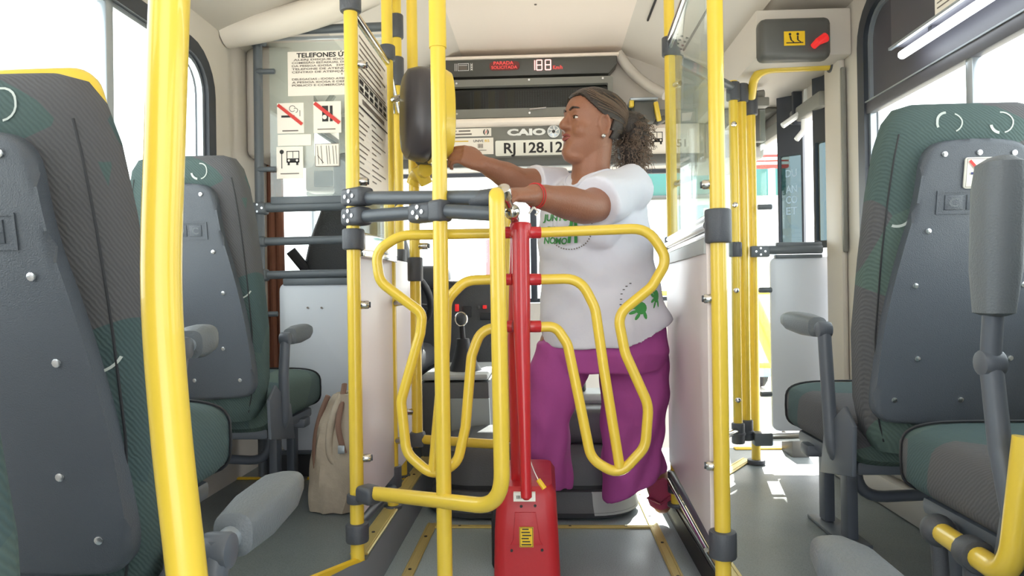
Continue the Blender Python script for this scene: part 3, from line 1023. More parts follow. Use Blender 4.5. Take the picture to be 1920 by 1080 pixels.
# folding front door on the right with lettering on its glass
dw = thing('door_1', None, None, (1.12, 3.1, -.3), kind='structure')
def leaf(x0, y0, x1, y1, z0, z1, upper):
    a, b = Vector((x0, y0, 0)), Vector((x1, y1, 0))
    dd = (b - a).normalized(); L = (b - a).length
    fr = MB().holed([(0, z0), (L, z0), (L, z1), (0, z1)], [rrect(.009, z0 + .03, L - .009, z1 - upper, .008)], a, dd, Z1, .03)
    f = part('leaf_frame', fr, M['seal'], dw)
    g = MB().prism([(.008, z0 + .02), (L - .008, z0 + .02), (L - .008, z1 - upper + .01), (.008, z1 - upper + .01)], a - dd.cross(Z1) * .012, dd, Z1, .004)
    part('leaf_pane', g, M['doorglass'], f)
    return Dec(a - dd.cross(Z1) * .008, dd, Z1, L, 1), f
d, f = leaf(P(1459, 400, Y=3.25).x, 3.25, P(1507, 400, Y=3.18).x, 3.18, 0.98, 1.70, .28)
for s, py in (('A', 263), ('DU', 322), ('AN', 352), ('CO', 372), ('ET', 393)):
    z = P(1480, py, Y=3.2).z
    d.text('bluegrey', s, .034, z - .02, .034, .036 if len(s) == 1 else .050, .012)
d.finish(f, {'bluegrey': 'lettering'})
leaf(P(1526, 400, Y=2.96).x, 2.96, P(1556, 400, Y=2.90).x, 2.90, 0.98, 1.72, .30)
tr_ = thing('door_linkage', 'white swing arm linking the folding door leaves', 'door arm', P(1490, 240, Y=3.1))
part('arm', MB().tube(fillet([P(1513, 150, Y=3.12), P(1511, 205, Y=3.12), P(1467, 236, Y=3.12)], .04), .013, 8), M['offwhite'], tr_)
part('arm', MB().tube(fillet([P(1508, 198, Y=3.10), P(1507, 245, Y=3.10), P(1493, 262, Y=3.10)], .03), .012, 8), M['offwhite'], tr_)
part('post', MB().span(P(1485, 235, Y=3.16), P(1503, 130, Y=3.14)), M['seal'], tr_)
dp = solo('door_header', MB().prism([(0.90, 1.60), (1.16, 1.68), (1.12, 1.69), (.86, 1.685)], (0, 3.4, 0), X1, Z1, .3, .01), M['header'], 'sloping grey trim above the folding front door', 'trim')

# window hood on the right, glowing tube added for a reflected ceiling light, label
_q = P(1669, 95, X=1.10)
HDZ, HDY = _q.z, _q.y
hd = thing('window_hood', 'dark hood panel above the window beside the front seats', 'panel', (1.13, 1.2, 1.58))
part('body', MB().span((1.10, 0.2, HDZ + .006), (1.165, HDY, 1.86), .01), M['hood'], hd)
part('edge_trim', MB().span((1.094, .2, HDZ), (1.104, HDY, HDZ + .008)), M['steel'], hd)
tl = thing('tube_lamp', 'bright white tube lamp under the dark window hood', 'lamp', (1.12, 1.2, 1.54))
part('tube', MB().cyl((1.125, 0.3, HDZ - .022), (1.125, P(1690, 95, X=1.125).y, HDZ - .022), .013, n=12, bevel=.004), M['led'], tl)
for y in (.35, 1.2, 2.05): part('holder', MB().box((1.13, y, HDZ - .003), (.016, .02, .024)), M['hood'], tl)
r, d = sign('notice', 'pale label stuck on the dark hood above the tube lamp', 'notice', (1.098, P(1753, 30, X=1.098).y, P(1753, 30, X=1.098).z), -Y1, Z1, .16, .09)
for k in range(5):
    d.rect('inkgrey', .012, .014 + .014 * k, .145 - .02 * (k % 2), .018 + .014 * k)
d.finish(r, {'inkgrey': 'small_print'})

# ================================================================== POLES AND RAILS
PR = 0.018
POLES = {}


def pole(key, label, px, Y, z0, z1, r=PR, pyref=540, base=True, upper=None):
    q = P(px, pyref, Y=Y)
    x = q.x
    t = thing('grab_pole', label, 'pole', (x, Y, z0), 'yellow grab poles')
    m = MB().tube([(x, Y, z0 + .002), (x, Y, z1)], r, 20)
    part('tube', m, M['yellow'], t)
    if upper:
        part('upper_sleeve', MB().tube([(x, Y, upper), (x, Y, z1)], r + .0025, 20), M['yellow'], t)
    if base:
        part('base_flange', MB().cyl((x, Y, z0), (x, Y, z0 + .012), r + .012, bevel=.003), M['clamp'], t)
    POLES[key] = (t, x, Y, r)
    return t


def collar(key, py, h, r=None, label=None):
    t, x, Y, pr = POLES[key]
    z = P(0, py, Y=Y).z
    z = P(960 + (x * FPX / Y) + 60, py, Y=Y).z
    r = r or pr + .008
    part('collar', MB().cyl((x, Y, z - h / 2), (x, Y, z + h / 2), r, n=20, bevel=.005), M['clamp'], t)
    return z


def screws(parent, c, u, v, n, pts, r=.005):
    for a, b in pts:
        p = Vector(c) + Vector(u) * a + Vector(v) * b
        s = part('screw', MB().cyl(p, p + Vector(n) * .003, r, n=8), M['screw'], parent)


def clip(key, py, dirv, L=.03):
    t, x, Y, pr = POLES[key]
    z = P(1020 + x * FPX / Y, py, Y=Y).z
    d = Vector(dirv).normalized()
    c = Vector((x, Y, z))
    k = part('clip', MB().cyl(c + d * (pr - .003), c + d * (pr + L), .011, n=14, bevel=.003), M['chrome'], t)
    if L > .015: part('cap', MB().cyl(c + d * (pr + L), c + d * (pr + L + .004), .008, n=10), M['clamp'], k)


ZC = 2.10
# A: near left pole, slightly bowed
pa = thing('grab_pole', 'thick yellow pole nearest the camera, beside the near green seat', 'pole', P(345, 1040, Y=.66), 'yellow grab poles')
pts = smooth_path([P(322, -60, Y=.66), P(318, 0, Y=.66), P(309, 270, Y=.66), P(303, 540, Y=.66), (P(320, 800, Y=.66)), P(351, 1080, Y=.66), P(385, 1400, Y=.66)], 6)
pts = [(p.x, p.y, p.z) for p in pts]
zt = pts[0][2]
pts = [(pts[0][0], .66, 2.09)] + pts + [(pts[-1][0] + .006, .66, 0.0)]
part('tube', MB().tube(pts, .0185, 24), M['yellow'], pa)

pole('B', 'yellow pole left of the turnstile carrying two dark screw clamps', 664, 1.80, 0.0, 1.60)
pole('C', 'yellow pole in front of the turnstile wings, nearest of the middle poles', 827, 1.62, 0.0, ZC, upper=P(830, 90, Y=1.62).z)
pole('D', 'yellow pole behind the paper-covered screen, joined to its chrome rail', 732, 2.23, ZL, ZC)
pole('E', 'yellow pole at the inner end of the cab partition, behind the validator', 750, 2.60, ZL, ZC)
pole('F', 'yellow pole that carries the oval ticket validator', 779, 2.30, P(779, 838, Y=2.30).z, ZC, base=False)
pole('H', 'yellow pole at the near end of the white right panel', 1348, 1.61, ZR, ZC)
pole('I', 'yellow pole at the far end of the right panel, beside the woman', 1262, 2.38, ZR + .0, ZC)
pole('J1', 'first of three close yellow poles by the front door, nearest the panel', 1380, 2.86, ZR + .14, 1.66)
pole('J2', 'middle of the three close yellow poles by the front door', 1396, 2.90, ZR + .14, 1.66)
# J3 bends over into a handle
x3, y3 = P(1413, 540, Y=2.95).x, 2.95
t3 = thing('grab_pole', 'yellow pole by the front door whose top bends into a handle to the wall', 'pole', (x3, y3, ZR), 'yellow grab poles')
hz = P(1450, 126, Y=2.80).z
part('tube', MB().tube(fillet([(x3, y3, ZR), (x3, y3, 1.60), (x3 - .02, 2.82, hz), (WX - .015, 2.80, hz)], [.02, .13], 10), PR, 20), M['yellow'], t3)
part('base_flange', MB().cyl((x3, y3, ZR), (x3, y3, ZR + .02), .036, bevel=.004), M['clamp'], t3)
part('collar', MB().cyl((x3, y3, 1.54), (x3, y3, 1.635), .028, bevel=.006), M['clamp'], t3)
part('wall_socket', MB().cyl((WX - .03, 2.80, hz), (WX - .001, 2.80, hz), .028, bevel=.004), M['clamp'], t3)
POLES['J3'] = (t3, x3, y3, PR)

# collars and clips
collar('B', 449, .055, PR + .011)
collar('B', 998, .05, PR + .012)
collar('B', 2, .06, PR + .010)
collar('D', 100, .05); collar('D', 478, .04); collar('D', 893, .07, PR + .010)
for p in (190, 570, 827): clip('D', p, (1, -.35, .15))
for p in (120, 340, 572, 860): clip('B', p, (.8, .25, .0), .02)
collar('E', 135, .11); collar('E', 50, .09)
collar('E', 480, .05)
collar('F', 505, .08); clip('F', 462, (1, -.2, 0)); clip('F', 772, (-1, -.5, .1))
collar('H', 424, .078, PR + .012); collar('H', 1020, .062, PR + .013)
for p in (345, 560, 875): clip('H', p, (-.9, .3, 0), .016)
collar('I', 88, .065); collar('I', 458, .05); collar('I', 903, .075, PR + .010)
for p in (163, 347, 551, 806): clip('I', p, (.7, -.7, .1), .022)
collar('J1', 172, .075, PR + .009); collar('J2', 175, .075, PR + .009); collar('J1', 468, .06); collar('J1', 812, .085, PR + .008); collar('J2', 806, .085, PR + .008)
for p in (236, 386, 545, 749): clip('J1', p, (-.2, -1, .05), .012)


def rail(name, label, pts, r, mt, cat='rail', group=None):
    t = thing(name, label, cat, Vector(pts[0]), group)
    part('tube', MB().tube(pts, r, 16), M[mt], t)
    return t


def clampbox(parent, c, u, size, sc=True, holes=False):
    """boxy moulded tube clamp with four screws on the camera side; u = rail direction"""
    u = Vector(u).normalized()
    n = Vector((u.y, -u.x, 0)).normalized()
    if n.y > 0: n = -n
    Mx = Matrix((u, -n, Z1)).transposed()
    k = part('clamp', MB().box(c, size, .012, 3, M=Mx), M['clamp'], parent)
    if sc:
        s = size[2] * .26
        screws(k, Vector(c) + n * size[1] / 2, u, Z1, n, ((-s * 1.25, 0), (s * 1.25, 0), (0, s), (0, -s)), .0055)
    return k


# the two dark bars of the turnstile gate and the yellow hoop
tb, xb, yb, _ = POLES['B']
_, xc, yc, _ = POLES['C']
Bp = Vector((xb, yb, 0)); Cp = Vector((xc, yc, 0)); Gp = Vector((P(931, 640, Y=1.50).x, 1.50, 0))
dirBG = (Gp - Bp).normalized()
z1 = P(668, 371, Y=yb).z; z1e = P(925, 365, Y=1.52).z
z2 = P(668, 407, Y=yb).z; z2e = P(925, 398, Y=1.52).z
off = Vector((0, -.004, 0))
g1 = rail('gate_bar', 'upper dark grey bar running to the yellow hoop by the turnstile', [Bp + Z1 * z1, Gp - dirBG * .01 + Z1 * z1e + Vector((0, .06, 0))], .017, 'darktube', group='dark bars of the turnstile gate')
clampbox(g1, Bp + dirBG * .018 + Z1 * z1, dirBG, (.085, .052, .048))
ge = Gp + Z1 * z1e + Vector((0, .06, 0)) - dirBG * .02
part('end_sleeve', MB().cyl(ge - dirBG * .05, ge + dirBG * .03, .0215, bevel=.004), M['clamp'], g1)
g2 = rail('gate_bar', 'lower dark grey bar running through the clamp on the nearest middle pole', [Bp + Z1 * z2, Cp + Z1 * ((z2 + z2e) / 2 + .004), Gp + Z1 * z2e + Vector((0, .05, 0))], .017, 'darktube', group='dark bars of the turnstile gate')
clampbox(g2, Bp + dirBG * .014 + Z1 * z2, dirBG, (.078, .052, .048))
zc = P(812, 396, Y=yc).z
clampbox(g2, Cp - dirBG * .052 + Z1 * zc, dirBG, (.085, .046, .046))
part('collar', MB().box(Cp + Z1 * zc, (.046, .046, .052), .010, 3, M=rot(az=atan2(dirBG.y, dirBG.x))), M['clamp'], g2)

hoop = fillet([P(925, 369, Y=1.56), P(930, 350, Y=1.52), P(933, 367, Y=1.50), P(940, 915, Y=1.50), P(888, 943, Y=1.53), P(712, 926, Y=1.75), Bp + Z1 * P(690, 925, Y=1.79).z], [.02, .03, .085, .05, .02], 8)
hp_ = [P(925, 372, Y=1.60), P(929, 356, Y=1.545), P(931, 385, Y=1.50), P(938, 920, Y=1.50)]
path = fillet([P(931, 378, Y=1.60), P(931, 361, Y=1.50), P(942, 952, Y=1.50), P(712, 926, Y=1.75), Bp + Z1 * P(690, 925, Y=1.79).z], [.03, .085, .02], 10)
hr = rail('guard_hoop', 'yellow bent hoop pipe guarding the turnstile, clamped to the left pole', path, .0175, 'yellow', 'hoop')
clampbox(hr, Bp + dirBG * .05 + Z1 * P(700, 925, Y=1.78).z, dirBG, (.06, .05, .045), sc=False)
part('strap', MB().cyl(Bp + Z1 * (P(664, 934, Y=yb).z - .012), Bp + Z1 * (P(664, 934, Y=yb).z + .012), .026, bevel=.003), M['clamp'], hr)
# hoop behind, on the validator pole
_, xf, yf, _ = POLES['F']
zt_, zb_ = P(850, 381, Y=2.28).z, P(850, 829, Y=2.25).z
xh = P(956, 700, Y=2.20).x
h2 = rail('guard_hoop', 'yellow hoop pipe behind the turnstile, fixed to the validator pole', fillet([(xf, yf, zt_), (xh, 2.20, zt_), (xh, 2.20, zb_), (xf, yf, zb_)], .07, 10), .0155, 'yellow', 'hoop')
part('strap', MB().box((xf, yf, zb_), (.05, .045, .05), .008), M['clamp'], h2)
jn = thing('gate_joint', 'chrome ball joint at the top of the turnstile, under her hand', 'joint', P(960, 410, Y=1.66))
part('ball', MB().sphere(P(960, 397, Y=1.64), .019), M['chrome'], jn)
part('neck', MB().tube([P(944, 360, Y=1.57), P(950, 375, Y=1.60), P(958, 392, Y=1.64), P(966, 414, Y=1.67)], [.013, .011, .010, .011], 12), M['chrome'], jn)
part('ring', MB().cyl(P(943, 352, Y=1.565), P(948, 372, Y=1.59), .017, bevel=.005), M['chrome'], jn)

# ================================================================== TURNSTILE
YT = 1.68
ts = thing('turnstile', 'red and yellow turnstile with looped wings and a red pedestal', 'turnstile', (P(985, 1000, Y=1.75).x, 1.75, 0))
ped = MB()
def pedring(py, x0, x1, y0, y1, k=.03):
    z = P(985, py, Y=y0).z if py is not None else .004
    a, b = P(x0, 1000, Y=y0).x, P(x1, 1000, Y=y0).x
    return [Vector((u_, v_, z)) for u_, v_ in rrect(a, y0, b, y1, k, 4)]
rg = [pedring(None, 922, 1054, 1.70, 2.02), pedring(1079, 924, 1050, 1.70, 2.02), pedring(1000, 926, 1047, 1.70, 2.02), pedring(930, 932, 1044, 1.70, 2.01), pedring(912, 941, 1036, 1.715, 1.99, .028), pedring(905, 956, 1020, 1.74, 1.97, .02)]
part('pedestal', ped.loft(rg), M['redbox'], ts)
dz = lambda py: P(985, py, Y=1.70).z
dx = lambda px: P(px, 1000, Y=1.70).x
part('front_recess', MB().prism([(dx(957), dz(1022)), (dx(1018), dz(1022)), (dx(1012), dz(1012)), (dx(1005), dz(960)), (dx(966), dz(960)), (dx(962), dz(1012))], (0, 1.6975, 0), X1, Z1, .004, .0015), M['redbox'], ts)
for px, py in ((978, 949), (1004, 948), (959, 1032), (1016, 1031)):
    q = Vector((dx(px), 1.70, dz(py)))
    part('rivet', MB().cyl(q, q - Y1 * .003, .0035, n=8), M['ink'], ts)
d = Dec((dx(974), 1.693, dz(1024)), X1, Z1, dx(1000) - dx(974), dz(986) - dz(1024))
d.rect('inkyellow', 0, 0, d.W, d.H)
d.frame('ink', .001, .001, d.W - .001, d.H - .001, .0012)
for k in range(6): d.rect('ink', .005 + .002 * (k % 2), .005 + .0075 * k, d.W - .005 - .003 * (k % 3), .008 + .0075 * k)
d.finish(ts, {'inkyellow': 'yellow_label', 'ink': 'label_print'})
part('white_label', MB().span(Vector((dx(964), 1.690, dz(938))), Vector((dx(1005), 1.702, dz(922)))), M['plate'], ts)
lb = MB()
for k in range(9): lb.span(Vector((dx(970 + 2.6 * k), 1.689, dz(933))), Vector((dx(970 + 2.6 * k + 1.2), 1.691, dz(927))))
part('label_code', lb, M['ink'], ts)
# mast
mast = smooth_path([P(976, 432, Y=1.665), P(977, 520, Y=1.66), P(979, 640, Y=1.65), P(983, 780, Y=1.635), P(987, 932, Y=1.625)], 5)
nm = len(mast)
part('mast', MB().tube(mast + [mast[-1] - Z1 * .006], [.0215 - .0085 * min(1, max(0, (i / nm - .35) / .5)) for i in range(nm)] + [.006], 18), M['red'], ts)
part('rear_post', MB().tube([P(972, 430, Y=1.72), P(970, 640, Y=1.73), P(977, 900, Y=1.78)], [.020, .024, .026], 16), M['red'], ts)
hub = MB().cyl(P(976, 447, Y=1.675), P(976, 417, Y=1.675), .029, .026, n=20, bevel=.006)
part('hub', hub, M['red'], ts)
part('black_base', MB().box((P(972, 880, Y=1.95).x, 2.17, .113), (.17, .30, .222), .015), M['black'], ts)


def wing(px, depth=YT):
    return [P(a, b, Y=depth) for a, b in px]


RW = .0125
wl = MB().tube(fillet(wing([(950, 437), (750, 441), (704, 472), (712, 528), (792, 588), (788, 625), (752, 752), (762, 850), (812, 893), (858, 868), (873, 800), (884, 668), (902, 618), (950, 612)]), [.09, .05, .05, .03, .03, .06, .06, .055, .055, .05, .06, .05], 6), RW, 14)
part('wing_left', wl, M['yellow'], ts)
wl2 = MB().tube(fillet(wing([(950, 523), (872, 526), (838, 562), (836, 640), (826, 730), (812, 884)]), [.06, .05, .08, .2], 6), RW, 14)
part('wing_left_inner', wl2, M['yellow'], ts)
wr = MB().tube(fillet(wing([(1010, 436), (1215, 428), (1252, 487), (1222, 538), (1158, 590), (1172, 662), (1216, 760), (1210, 838), (1160, 892), (1108, 860), (1086, 750), (1064, 645), (1042, 612), (1012, 613)]), [.07, .05, .05, .05, .1, .09, .06, .06, .06, .15, .06, .04], 6), RW, 14)
part('wing_right', wr, M['yellow'], ts)
wr2 = MB().tube(fillet(wing([(1012, 524), (1088, 522), (1116, 578), (1132, 690), (1162, 876)]), [.07, .09, .2], 6), RW, 14)
part('wing_right_inner', wr2, M['yellow'], ts)
for py in (436, 524, 612):
    for x0, x1 in ((962, 946), (988, 1014)):
        part('arm_socket', MB().cyl(P(x0, py, Y=YT - .005), P(x1, py, Y=YT), .0145, n=14, bevel=.002), M['red'], ts)
part('seal_cord', MB().tube(smooth_path([P(990, 850, Y=1.66), P(1000, 880, Y=1.67), P(1011, 903, Y=1.665)], 4), .0012, 6), M['plate'], ts)
part('seal_tag', MB().tube([P(1009, 899, Y=1.665), P(1021, 916, Y=1.66)], [.006, .0065], 8), M['inkyellow'], ts, 'yellow seal tag')

# validator
vc = P(792, 216, Y=2.14)
va = thing('ticket_validator', 'oval ticket validator with dark back and yellow front on a pole', 'validator', P(785, 305, Y=2.2))
def vring(x, ry, rz, dx_=0, n=36):
    return ring((vc.x + x, vc.y + dx_, vc.z), Y1 * ry, Z1 * rz, n, 2.7)
# the axis points right and slightly to the camera
ax_ = Vector((.93, .36, 0)).normalized(); ay_ = Vector((-.36, .93, 0))
def vr(t, ry, rz): return ring(vc + ax_ * t, ay_ * ry, Z1 * rz, 40, 2.6)
part('back_shell', MB().loft([vr(-.062, .052, .085), vr(-.058, .085, .118), vr(-.048, .098, .134), vr(-.02, .106, .143), vr(.006, .108, .145), vr(.012, .104, .142)]), M['valid_dark'], va)
part('seam', MB().loft([vr(.011, .104, .141), vr(.020, .104, .141)]), M['black'], va)
part('front_shell', MB().loft([vr(.019, .104, .141), vr(.024, .110, .147), vr(.06, .107, .144), vr(.082, .096, .134), vr(.090, .07, .11)]), M['yellow'], va)
part('bracket', MB().tube(fillet([(xf, yf - .01, vc.z - .19), (xf + .01, yf - .02, vc.z - .165), P(798, 318, Y=2.2)], .02), .024, 12).tube([P(784, 312, Y=2.22), P(800, 345, Y=2.24)], [.024, .02], 12), M['yellow'], va)
part('mount', MB().box(P(800, 300, Y=2.2), (.07, .06, .03), .01), M['clamp'], va)

# ================================================================== PARTITIONS
LX = xb  # longitudinal left screen between B and E
pt = thing('paper_screen', 'clear screen over white panel between the left poles, beside the turnstile', 'partition', (LX, 2.2, .2))
YE = 2.58
part('top_rail', MB().tube([(LX, yb, 1.565), (POLES['D'][1] + .0, 2.23, 1.565), (POLES['E'][1], YE, 1.50)], .013, 14), M['chrome'], pt)
part('middle_rail', MB().box((LX + .02, (yb + 2.2) / 2, .955), (.022, 2.2 - yb, .05), .006).box((LX + .022, (yb + 2.2) / 2, .925), (.016, 2.2 - yb, .02), .004), M['chrome'], pt)
part('middle_rail', MB().cyl((LX - .01, 2.25, .945), (POLES['E'][1] - .01, 2.55, .945), .016), M['chrome'], pt)
part('clear_sheet', MB().span((LX - .003, yb + .02, .98), (LX + .002, 2.20, 1.55)), M['acrylic'], pt)
part('lower_panel', MB().span((LX - .012, yb + .01, .23), (LX + .010, 2.215, .93), .004), M['pinkpanel'], pt)
part('lower_panel', MB().prism([(2.25, .22), (2.57, .22), (2.57, .93), (2.25, .93)], (POLES['D'][1] + .0, 0, 0), Y1, Z1, .02, .004), M['pinkpanel'], pt)
part('bottom_rail', MB().tube([(LX + .004, yb, .215), (LX + .004, 2.23, .19)], .014, 12), M['darktube'], pt)
r, d = sign('notice', 'tall notice of dense small print on the clear screen by the left pole', 'notice', (LX + .006, yb + .035, 1.10), Y1, Z1, .36, .44, 'paper', .002)
W_, H_ = d.W, d.H
for k in range(7): d.rect('inkgrey', .02 + .004 * (k % 3), H_ - .025 - .017 * k, W_ - .03 - .03 * ((k * 5) % 3), H_ - .020 - .017 * k)
d.frame('ink', .012, H_ * .60, W_ - .012, H_ * .70, .003)
for j in range(2):
    for k in range(6): d.rect('ink', .022 + .055 * k, H_ * (.615 + .042 * j), .06 + .055 * k, H_ * (.642 + .042 * j))
d.rect('inkgrey', .05, H_ * .545, W_ - .05, H_ * .575)
d.rect('ink', .01, H_ * .505, W_ - .01, H_ * .517)
for k in range(11):
    z = H_ * .47 - .0165 * k
    d.rect('inkgrey', .012, z - .002, .06 + .05 * ((k * 7) % 4) * .4, z + .002)
    d.rect('inkgrey', .15, z - .002, .20 + .03 * ((k * 3) % 5), z + .002)
d.finish(r, {'ink': 'small_print', 'inkgrey': 'faint_print'})

# transverse cab partition
YP = 2.60
cp = thing('cab_partition', 'dark tube partition with clear screen and white lower panel behind the driver', 'partition', (-.82, YP, ZL))
xe = POLES['E'][1]
xp = P(487, 400, Y=YP).x
zz = lambda py: P(560, py, Y=YP).z
xw = -WX + .04
part('post', MB().tube([(xp, YP, ZL), (xp, YP, zz(60))], .017, 14), M['frame_grey'], cp)
for nm_, py, r_ in (('top_bar', 57, .017), ('bar', 388, .019), ('bar', 452, .016), ('bar', 515, .016)):
    x0 = xw if nm_ == 'top_bar' else xp
    part(nm_, MB().tube([(x0, YP, zz(py)), (xe, YP, zz(py) + .004)], r_, 14), M['frame_grey'], cp)
part('sheet_edge', MB().span((xp + .05, YP - .02, zz(388) + .01), (xe, YP + .006, zz(388) + .038), .004), M['frame_grey'], cp)
part('panel_edge', MB().span((xp + .09, YP - .012, zz(535)), (xe, YP + .012, zz(522)), .004), M['frame_grey'], cp)
for py in (72, 390, 515):
    k = part('clamp', MB().box((xp, YP, zz(py)), (.06, .046, .046), .010, 3), M['frame_grey'], cp)
    screws(k, (xp, YP - .023, zz(py)), X1, Z1, -Y1, ((-.018, 0), (.018, 0), (0, .013), (0, -.013)), .0045)
k = part('clamp', MB().box((xp, YP, zz(452)), (.05, .044, .04), .010, 3), M['frame_grey'], cp)
k = part('wall_clamp', MB().box((xw, YP, zz(62)), (.07, .046, .04), .010, 3), M['frame_grey'], cp)
screws(k, (xw, YP - .023, zz(62)), X1, Z1, -Y1, ((-.02, 0), (.015, 0)), .0045)
for py in (134, 317, 588):
    part('peg', MB().cyl((xp, YP - .01, zz(py)), (xp + .07, YP - .01, zz(py)), .010, bevel=.003), M['frame_grey'], cp)
part('clear_sheet', MB().span((xp + .045, YP - .003, zz(388)), (xe - .02, YP + .002, zz(80))), M['acrylic'], cp)
part('sheet_rim', MB().span((xp + .06, YP - .006, zz(75)), (xe - .02, YP + .004, zz(70))), M['steel'], cp)
part('lower_panel', MB().prism(rrect(P(525, 600, Y=YP).x, ZL + .10, xe - .01, zz(530), .03), (0, YP - .004, 0), X1, Z1, .014, .003), M['white'], cp)
part('kick_panel', MB().span((P(490, 800, Y=YP).x, YP - .002, ZL + .002), (xe - .02, YP + .012, ZL + .105)), M['black'], cp)
part('bottom_rail', MB().tube([(xp, YP - .01, ZL + .098), (xe, YP - .01, ZL + .098)], .009, 10), M['darktube'], cp)
for px, py in ((577, 577), (603, 577)):
    q = P(px, py, Y=YP - .006)
    part('screw', MB().cyl(q, q - Y1 * .003, .004, n=8), M['inkgrey'], cp)

# notices on the cab screen
YS = YP - .006
r, d = plate_px('notice', 'large white notice headed TELEFONES ÚTEIS on the cab screen', 'notice', 540, 95, 702, 178, YS)
W_, H_ = d.W, d.H
d.text('ink', 'TELEFONES ÚTEIS', W_ * .105, H_ * .865, H_ * .10, W_ * .70, .03)
rows = [(.80, 'ALERJ DISQUE IDOSO   0800'), (.73, 'COMISSÃO ESTADUAL DE DEFESA'), (.66, 'DA PESSOA IDOSA   2299 - 5532'), (.59, 'TELEFONE DE ATENDIMENTO'), (.52, 'CENTRO DE ATENÇÃO   1100'), (.45, '                        1188'), (.36, 'DELEGACIAS - IDOSO ATENDIMENTO'), (.29, 'A PESSOA IDOSA E DEFICIENTE'), (.22, 'PÚBLICO E COMERCIAL   2222')]
for k, (z, s) in enumerate(rows):
    if s.strip() == '1188': d.text('inkgrey', '1188', W_ * .62, H_ * z, H_ * .042, W_ * .13, .02)
    else: d.text('inkgrey', s, W_ * (.05 + .02 * (k == 0)), H_ * z - H_ * .01, H_ * .042, W_ * (.86 - .04 * (k % 3)), .02)
d.finish(r, {'ink': 'heading', 'inkgrey': 'text_lines'})


def no_smoking(d, W_, H_, base=.25):
    d.rect('ink', W_ * .16, H_ * (base + .27), W_ * .58, H_ * (base + .34))
    d.rect('inkred', W_ * .60, H_ * (base + .27), W_ * .66, H_ * (base + .34))
    d.arc('ink', W_ * .58, H_ * (base + .56), W_ * .11, W_ * .02, .3, 5.6)
    d.arc('ink', W_ * .70, H_ * (base + .50), W_ * .08, W_ * .02, -1.5, 2.4)
    d.line('ink', (W_ * .86, H_ * (base + .30)), (W_ * .86, H_ * (base + .50)), W_ * .02)


r, d = plate_px('notice', 'white no smoking notice on the cab screen, left of two red-slashed ones', 'notice', 520, 193, 569, 250, YS)
no_smoking(d, d.W, d.H)
d.rect('inkgrey', d.W * .2, d.H * .06, d.W * .8, d.H * .10)
d.lay('awning'); d.line('awning', (d.W * .04, d.H * .94), (d.W * .95, d.H * .28), d.W * .12)
d.finish(r, {'ink': 'cigarette', 'inkred': 'cigarette_tip', 'inkgrey': 'small_print', 'awning': 'red_slash'})
r, d = plate_px('notice', 'white notice with a slashed radio on the cab screen, beside the pole', 'notice', 588, 190, 639, 249, YS)
d.rect('ink', d.W * .32, d.H * .36, d.W * .54, d.H * .86); d.rect('ink', d.W * .60, d.H * .36, d.W * .70, d.H * .86); d.disc('paper', d.W * .41, d.H * .50, d.W * .08)
d.rect('inkgrey', d.W * .15, d.H * .10, d.W * .8, d.H * .13)
d.line('inkred', (d.W * .05, d.H * .95), (d.W * .95, d.H * .30), d.W * .13)
d.finish(r, {'ink': 'radio_pictogram', 'paper': 'speaker_gap', 'inkgrey': 'small_print', 'inkred': 'red_slash'})
r, d = plate_px('notice', 'white bus stop notice on the cab screen, lowest of the left pair', 'notice', 519, 275, 568, 335, YS)
bus_picto(d, 'ink', d.W * .62, d.H * .64, d.W * .48)
d.line('ink', (d.W * .2, d.H * .32), (d.W * .2, d.H * .80), d.W * .03); d.disc('ink', d.W * .2, d.H * .84, d.W * .08)
d.rect('inkgrey', d.W * .15, d.H * .14, d.W * .85, d.H * .17)
d.finish(r, {'ink': 'bus_pictogram', 'paper': 'headlamps', 'inkgrey': 'small_print'})
r, d = plate_px('notice', 'small white line-drawing notice on the cab screen above the driver seat', 'notice', 591, 269, 636, 312, YS)
d.frame('inkgrey', 0, 0, d.W, d.H, .002)
for a in (.15, .30, .52, .62, .78, .90): d.line('ink', (d.W * a, d.H * .1), (d.W * (a - .05), d.H * .9), .0016)
d.line('ink', (d.W * .1, d.H * .5), (d.W * .35, d.H * .15), .002)
d.finish(r, {'ink': 'line_drawing', 'inkgrey': 'border'})
r, d = plate_px('notice', 'plain pale sheet stuck between the no smoking and bus stop notices', 'notice', 521, 252, 583, 273, YS)

# right screen: chrome top rail, clear sheet, white panel
_, xH, yH, _ = POLES['H']; _, xI, yI, _ = POLES['I']
vec = lambda t, z: Vector((xH + (xI - xH) * t, yH + (yI - yH) * t, z))
rp = thing('side_screen', 'white panel under clear screen between the two right poles, chrome rails', 'partition', vec(.5, .2))
dI = (vec(1, 0) - vec(0, 0)).normalized()
part('top_rail', MB().cyl(vec(.0, 1.66), vec(1, 1.66), .014), M['chrome'], rp)
part('sheet_edge', MB().cyl(vec(.03, 1.635), vec(.97, 1.635), .006), M['steel'], rp)
nI = Vector((dI.y, -dI.x, 0))
def board(t0, t1, z0, z1, th, off=0):
    a, b = vec(t0, z0) - nI * (th / 2 - off), vec(t1, z0) - nI * (th / 2 - off)
    L = (b - a).length
    return MB().prism([(0, 0), (L, 0), (L, z1 - z0), (0, z1 - z0)], a, dI, Z1, th, min(.003, th * .3))
part('clear_sheet', board(.03, .97, .985, 1.63, .004), M['acrylic'], rp)
mr = MB()
for k, (o_, z) in enumerate(((-.012, .985), (-.020, .965), (-.012, .945))):
    mr.cyl(vec(.02, z) + nI * o_, vec(.98, z) + nI * o_, .011)
part('middle_rail', mr, M['chrome'], rp)
part('rail_plate', board(.03, .97, .90, .935, .012, -.012), M['covertop'], rp)
part('lower_panel', board(.025, .975, .235, .93, .016), M['pinkpanel'], rp)
